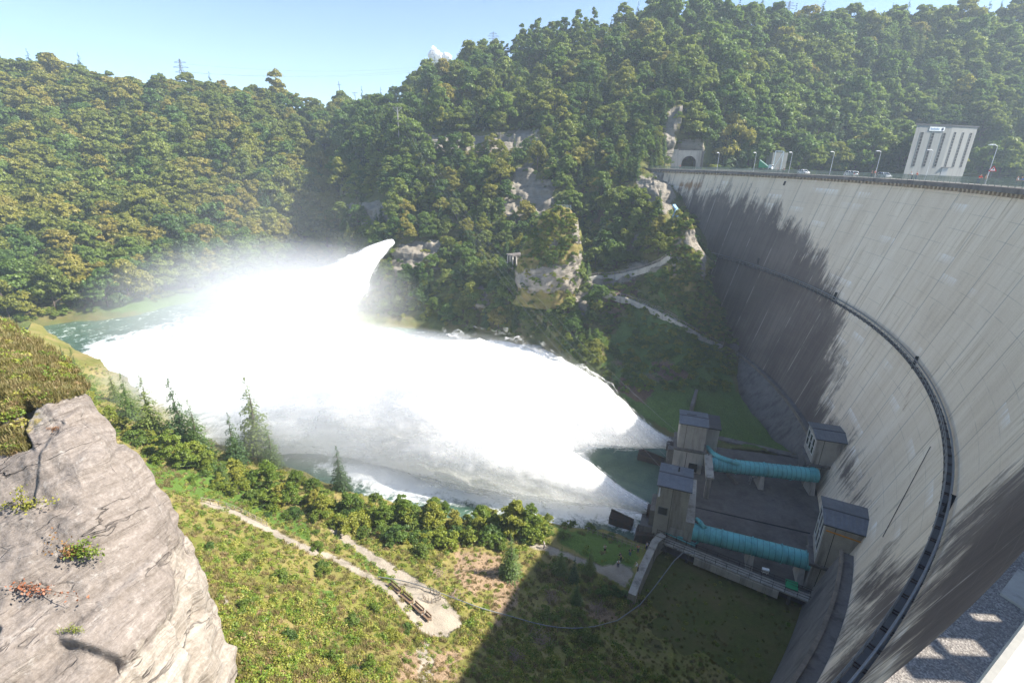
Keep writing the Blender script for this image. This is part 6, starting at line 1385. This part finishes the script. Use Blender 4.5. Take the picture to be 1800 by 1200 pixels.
def jet(secs, seed, label, amp, tail=.35, group=None, nu=150, nv=84):
    """secs: (centre, half width, half height) along the throw; nested torn shells, denser inside, thinning towards the tail"""
    C = np.array([s[0] for s in secs], float); W = np.array([s[1] for s in secs]); H = np.array([s[2] for s in secs]); L = np.concatenate([[0], np.cumsum(np.linalg.norm(np.diff(C, axis=0), axis=1))]); ts = np.linspace(0, L[-1], nu)
    Cc = np.stack([np.interp(ts, L, C[:,i]) for i in range(3)], 1); w, h = np.interp(ts, L, W), np.interp(ts, L, H)
    for _ in range(30):
        for q in (w, h): q[1:-1] = .25*q[:-2]+.5*q[1:-1]+.25*q[2:]
        Cc[1:-1] = .25*Cc[:-2]+.5*Cc[1:-1]+.25*Cc[2:]
    T = np.gradient(Cc, axis=0); T /= np.linalg.norm(T, axis=1, keepdims=True); S = np.cross(T, [0,0,1]); S /= np.linalg.norm(S, axis=1, keepdims=True); U = np.cross(S, T)
    g = empty('water_jet', secs[0][0], label, 'water jet', group)
    for q, (sc, dn, nm) in enumerate(((.90, .80, 'spray_core'), (1.0, .04, 'spray_veil'), (1.12, -.27, 'spray_veil'), (1.27, -.47, 'spray_veil'))):
        ang = 2*PI*np.arange(nv)/nv; V = Cc[:,None,:] + S[:,None,:]*(np.cos(ang)[None,:,None]*w[:,None,None]*sc) + U[:,None,:]*(np.sin(ang)[None,:,None]*h[:,None,None]*sc); V = V.reshape(-1,3)
        UV = np.stack([np.repeat(ts*.075, nv)+q*3.1, np.tile(ang*4.5, nu)*np.repeat(.35+w/12, nv)*.6+seed+q*7], 1); D = np.repeat(np.arange(nu)/nu, nv)
        cen = np.repeat(Cc, nv, 0); O = V-cen; rad = np.linalg.norm(O, axis=1, keepdims=True); O /= rad+1e-6; n = fbm(V*np.array([.5,1,1]), .06, 4, seed)*.20 + fbm(V*np.array([.5,1,1]), .32, 5, seed+3+q)*(.05+.06*q); V = V + O*rad*(n*amp)[:,None]
        idx = np.arange(nu*nv).reshape(nu, nv); nx = np.roll(idx, -1, 1); F = np.stack([idx[:-1], idx[1:], nx[1:], nx[:-1]], -1).reshape(-1,4); me = np_mesh(nm, V, F); attr(me, 'dens', dn + .5 - tail*np.clip((D-.45)/.55,0,1)**1.3 + .35*np.clip(1-D/.10,0,1))
        uvl = me.uv_layers.new(name='UVMap'); li = np.zeros(len(me.loops), np.int32); me.loops.foreach_get('vertex_index', li); uvl.data.foreach_set('uv', UV.astype(np.float32)[li].ravel())
        o = link_mesh(nm, me, M['spray_body'], None, True); attach(o, g)
    return g, Cc, w, h
def along_dir(o, u, L): return [np.array([o[0]+u[0]*s, o[1]+u[1]*s, z]) for s, z in L]
GJ = 'jets of released water'
def J(o, u, S): return [((o[0]+u[0]*s, o[1]+u[1]*s, z), w, h) for s, z, w, h in S]
j1 = J((27.0,78.2), (-.91,.42), [(0,-63.3,.9,.9),(4,-62.9,1.8,1.6),(9,-62.1,3.2,3.2),(15,-61.5,5.0,5.0),(22,-61.0,6.8,6.6),(32,-60.6,9.0,8.0),(44,-61.4,10.5,8.0),(56,-63.6,10.5,6),(70,-67,9,2)])
jet(j1, 2, 'white spray jet bursting from the nearer outlet house, half in the shadow of the dam', .7, .6, GJ)
j2 = J((38.2,99.5), (-.985,.20), [(0,-62.3,.9,.9),(4,-61.7,1.8,1.7),(9,-60.2,3.6,3.9),(15,-58.2,5.8,6.6),(22,-56.4,8.4,9.8),(31,-55.4,11.5,12.6),(42,-55.8,14.5,13.8),(58,-57.4,18,13.6),(76,-60.8,21,11.5),(96,-64.5,23,8),(120,-67.5,23,3)])
jet(j2, 5, 'biggest white spray jet, thrown from the further outlet house and arching over the river', .7, .6, GJ)
j3 = [((-52.5,213,-34.6),1.3,1.2),((-55,208,-35.6),2.4,2.2),((-59,201,-38.8),4.6,4.0),((-65,192,-44.8),8.5,7.2),((-73,181,-52.2),14,10.5),((-83,169,-60.2),21,14.2),((-97,154,-65.5),28,13),((-116,137,-67.5),32,5)]
jet(j3, 9, 'far white jet falling from the tunnel outlet in the cliff across the river', .7, .7, GJ)
# mist clouds (volumes)
def mist(name, c, r, mat, label, par=None, seed=0):
    bm = bmesh.new(); bmesh.ops.create_icosphere(bm, subdivisions=4, radius=1); me = bpy.data.meshes.new(name); bm.to_mesh(me); bm.free(); o = link_mesh(name, me, mat); o.location = c; o.scale = r
    return tag(o, label, 'mist', None, 'stuff')
mist_mat('mist_a', .10, .05, .40, .64); mist_mat('mist_b', .20, .07, .38, .62); mist_mat('mist_d', .085, .07, .46, .66, (1,1,.6)); mist_mat('mist_c', .016, .03, .44, .68, (1,1,.55))
mist('mist', (-92,172,-52), (62,42,26), M['mist_a'], 'white mist rising where the far jet strikes the river')
mist('mist', (-20,105,-57), (48,24,19), M['mist_b'], 'drifting spray cloud around the two nearer jets')
mist('mist', (-60,132,-63), (66,42,14), M['mist_b'], 'low bank of spray over the churned white river')
mist('mist', (-76,188,-46), (34,36,20), M['mist_d'], 'ragged mist along the upper edge of the far jet')
mist('mist', (-115,215,-38), (62,48,46), M['mist_c'], 'thin veil of mist in front of the wooded left hillside')
# cloud beyond the hills
def cloud():
    rng = np.random.default_rng(4); c0 = PY(765,103,2300); bm = bmesh.new()
    for i in range(16):
        k = rng.uniform(-1,1); bmesh.ops.create_icosphere(bm, subdivisions=4, radius=rng.uniform(10,24)*(1.1-.5*abs(k)), matrix=Matrix.Translation(Vector((k*55, rng.uniform(-15,15), rng.uniform(-12,26)*(1-abs(k))))))
    for v in bm.verts: v.co += v.co.normalized()*0 + Vector((mnoise.fractal(v.co*.04,.9,2.1,5), mnoise.fractal(v.co*.04+Vector((9,0,0)),.9,2.1,5), mnoise.fractal(v.co*.04+Vector((0,9,0)),.9,2.1,5)))*9
    me = bpy.data.meshes.new('cloud'); bm.to_mesh(me); bm.free(); t = NT('cloud_white'); d = t.n('ShaderNodeBsdfDiffuse', {'Color': (.9,.9,.92,1)}); tr = t.n('ShaderNodeBsdfTranslucent', {'Color': (.9,.9,.92,1)}); mx = t.n('ShaderNodeMixShader', {0: .5, 1: d.outputs[0], 2: tr.outputs[0]}); t.t.links.new(mx.outputs[0], t.out.inputs['Surface'])
    o = link_mesh('cloud', me, t.m, None, True); o.location = c0; tag(o, 'single small white cumulus cloud behind the wooded ridge', 'cloud')
cloud()
# haze
HAZE_D = .00030
t = NT('haze_air'); v = t.n('ShaderNodeVolumePrincipled', {'Color': (.72,.85,1.0,1), 'Density': HAZE_D, 'Anisotropy': .15}); t.t.links.new(v.outputs[0], t.out.inputs['Volume'])
m = MB(); m.box(-700, 800, -40, 1150, -77, 190); tag(m.build('haze', t.m), 'thin bluish air haze filling the valley', 'haze', None, 'stuff')
# world and sun
w = bpy.data.worlds.new('World'); SC.world = w; w.use_nodes = True; nt = w.node_tree; nt.nodes.clear(); sk = nt.nodes.new('ShaderNodeTexSky'); sk.sky_type = 'NISHITA'; sk.sun_disc = False; sk.sun_elevation = SUN_EL; sk.sun_rotation = PI/2 - SUN_AZ; sk.altitude = 600; sk.air_density = .75; sk.dust_density = .5; sk.ozone_density = 2.0
bg = nt.nodes.new('ShaderNodeBackground'); bg.inputs['Strength'].default_value = .095; wo = nt.nodes.new('ShaderNodeOutputWorld'); nt.links.new(sk.outputs[0], bg.inputs[0]); nt.links.new(bg.outputs[0], wo.inputs[0])
sl = bpy.data.lights.new('sun', 'SUN'); sl.energy = 5.0; sl.angle = math.radians(.53); sl.color = (1,.94,.84); so = bpy.data.objects.new('sun', sl); COL.objects.link(so); so.rotation_euler = SDIR.to_track_quat('Z', 'Y').to_euler()
cd = bpy.data.cameras.new('camera'); cam = bpy.data.objects.new('camera', cd); COL.objects.link(cam); SC.camera = cam; cd.sensor_fit = 'HORIZONTAL'; cd.sensor_width = 36; cd.lens = 36*FOC/1800; cd.clip_start = .05; cd.clip_end = 6000
cr, sr = math.cos(ROLL), math.sin(ROLL); up = Vector((0, SP, CP)); fw = Vector((0, CP, -SP)); xr = Vector((1,0,0))
X = xr*cr + up*sr; Yv = -xr*sr + up*cr; Z = -fw
cam.matrix_world = Matrix(((X.x,Yv.x,Z.x,0),(X.y,Yv.y,Z.y,0),(X.z,Yv.z,Z.z,0),(0,0,0,1)))
vs = SC.view_settings; SC.display_settings.display_device = 'sRGB'; vs.view_transform = 'Standard'; vs.look = 'None'; vs.exposure = 1.42; vs.gamma = 1; vs.use_curve_mapping = False
cy = SC.cycles; cy.max_bounces = 8; cy.diffuse_bounces = 4; cy.glossy_bounces = 2; cy.transmission_bounces = 4; cy.volume_bounces = 4; cy.transparent_max_bounces = 24; cy.use_denoising = True; cy.sample_clamp_indirect = 8; cy.volume_step_rate = 2.0; cy.volume_max_steps = 256; cy.use_adaptive_sampling = True; cy.adaptive_threshold = .02; cy.caustics_reflective = False; cy.caustics_refractive = False
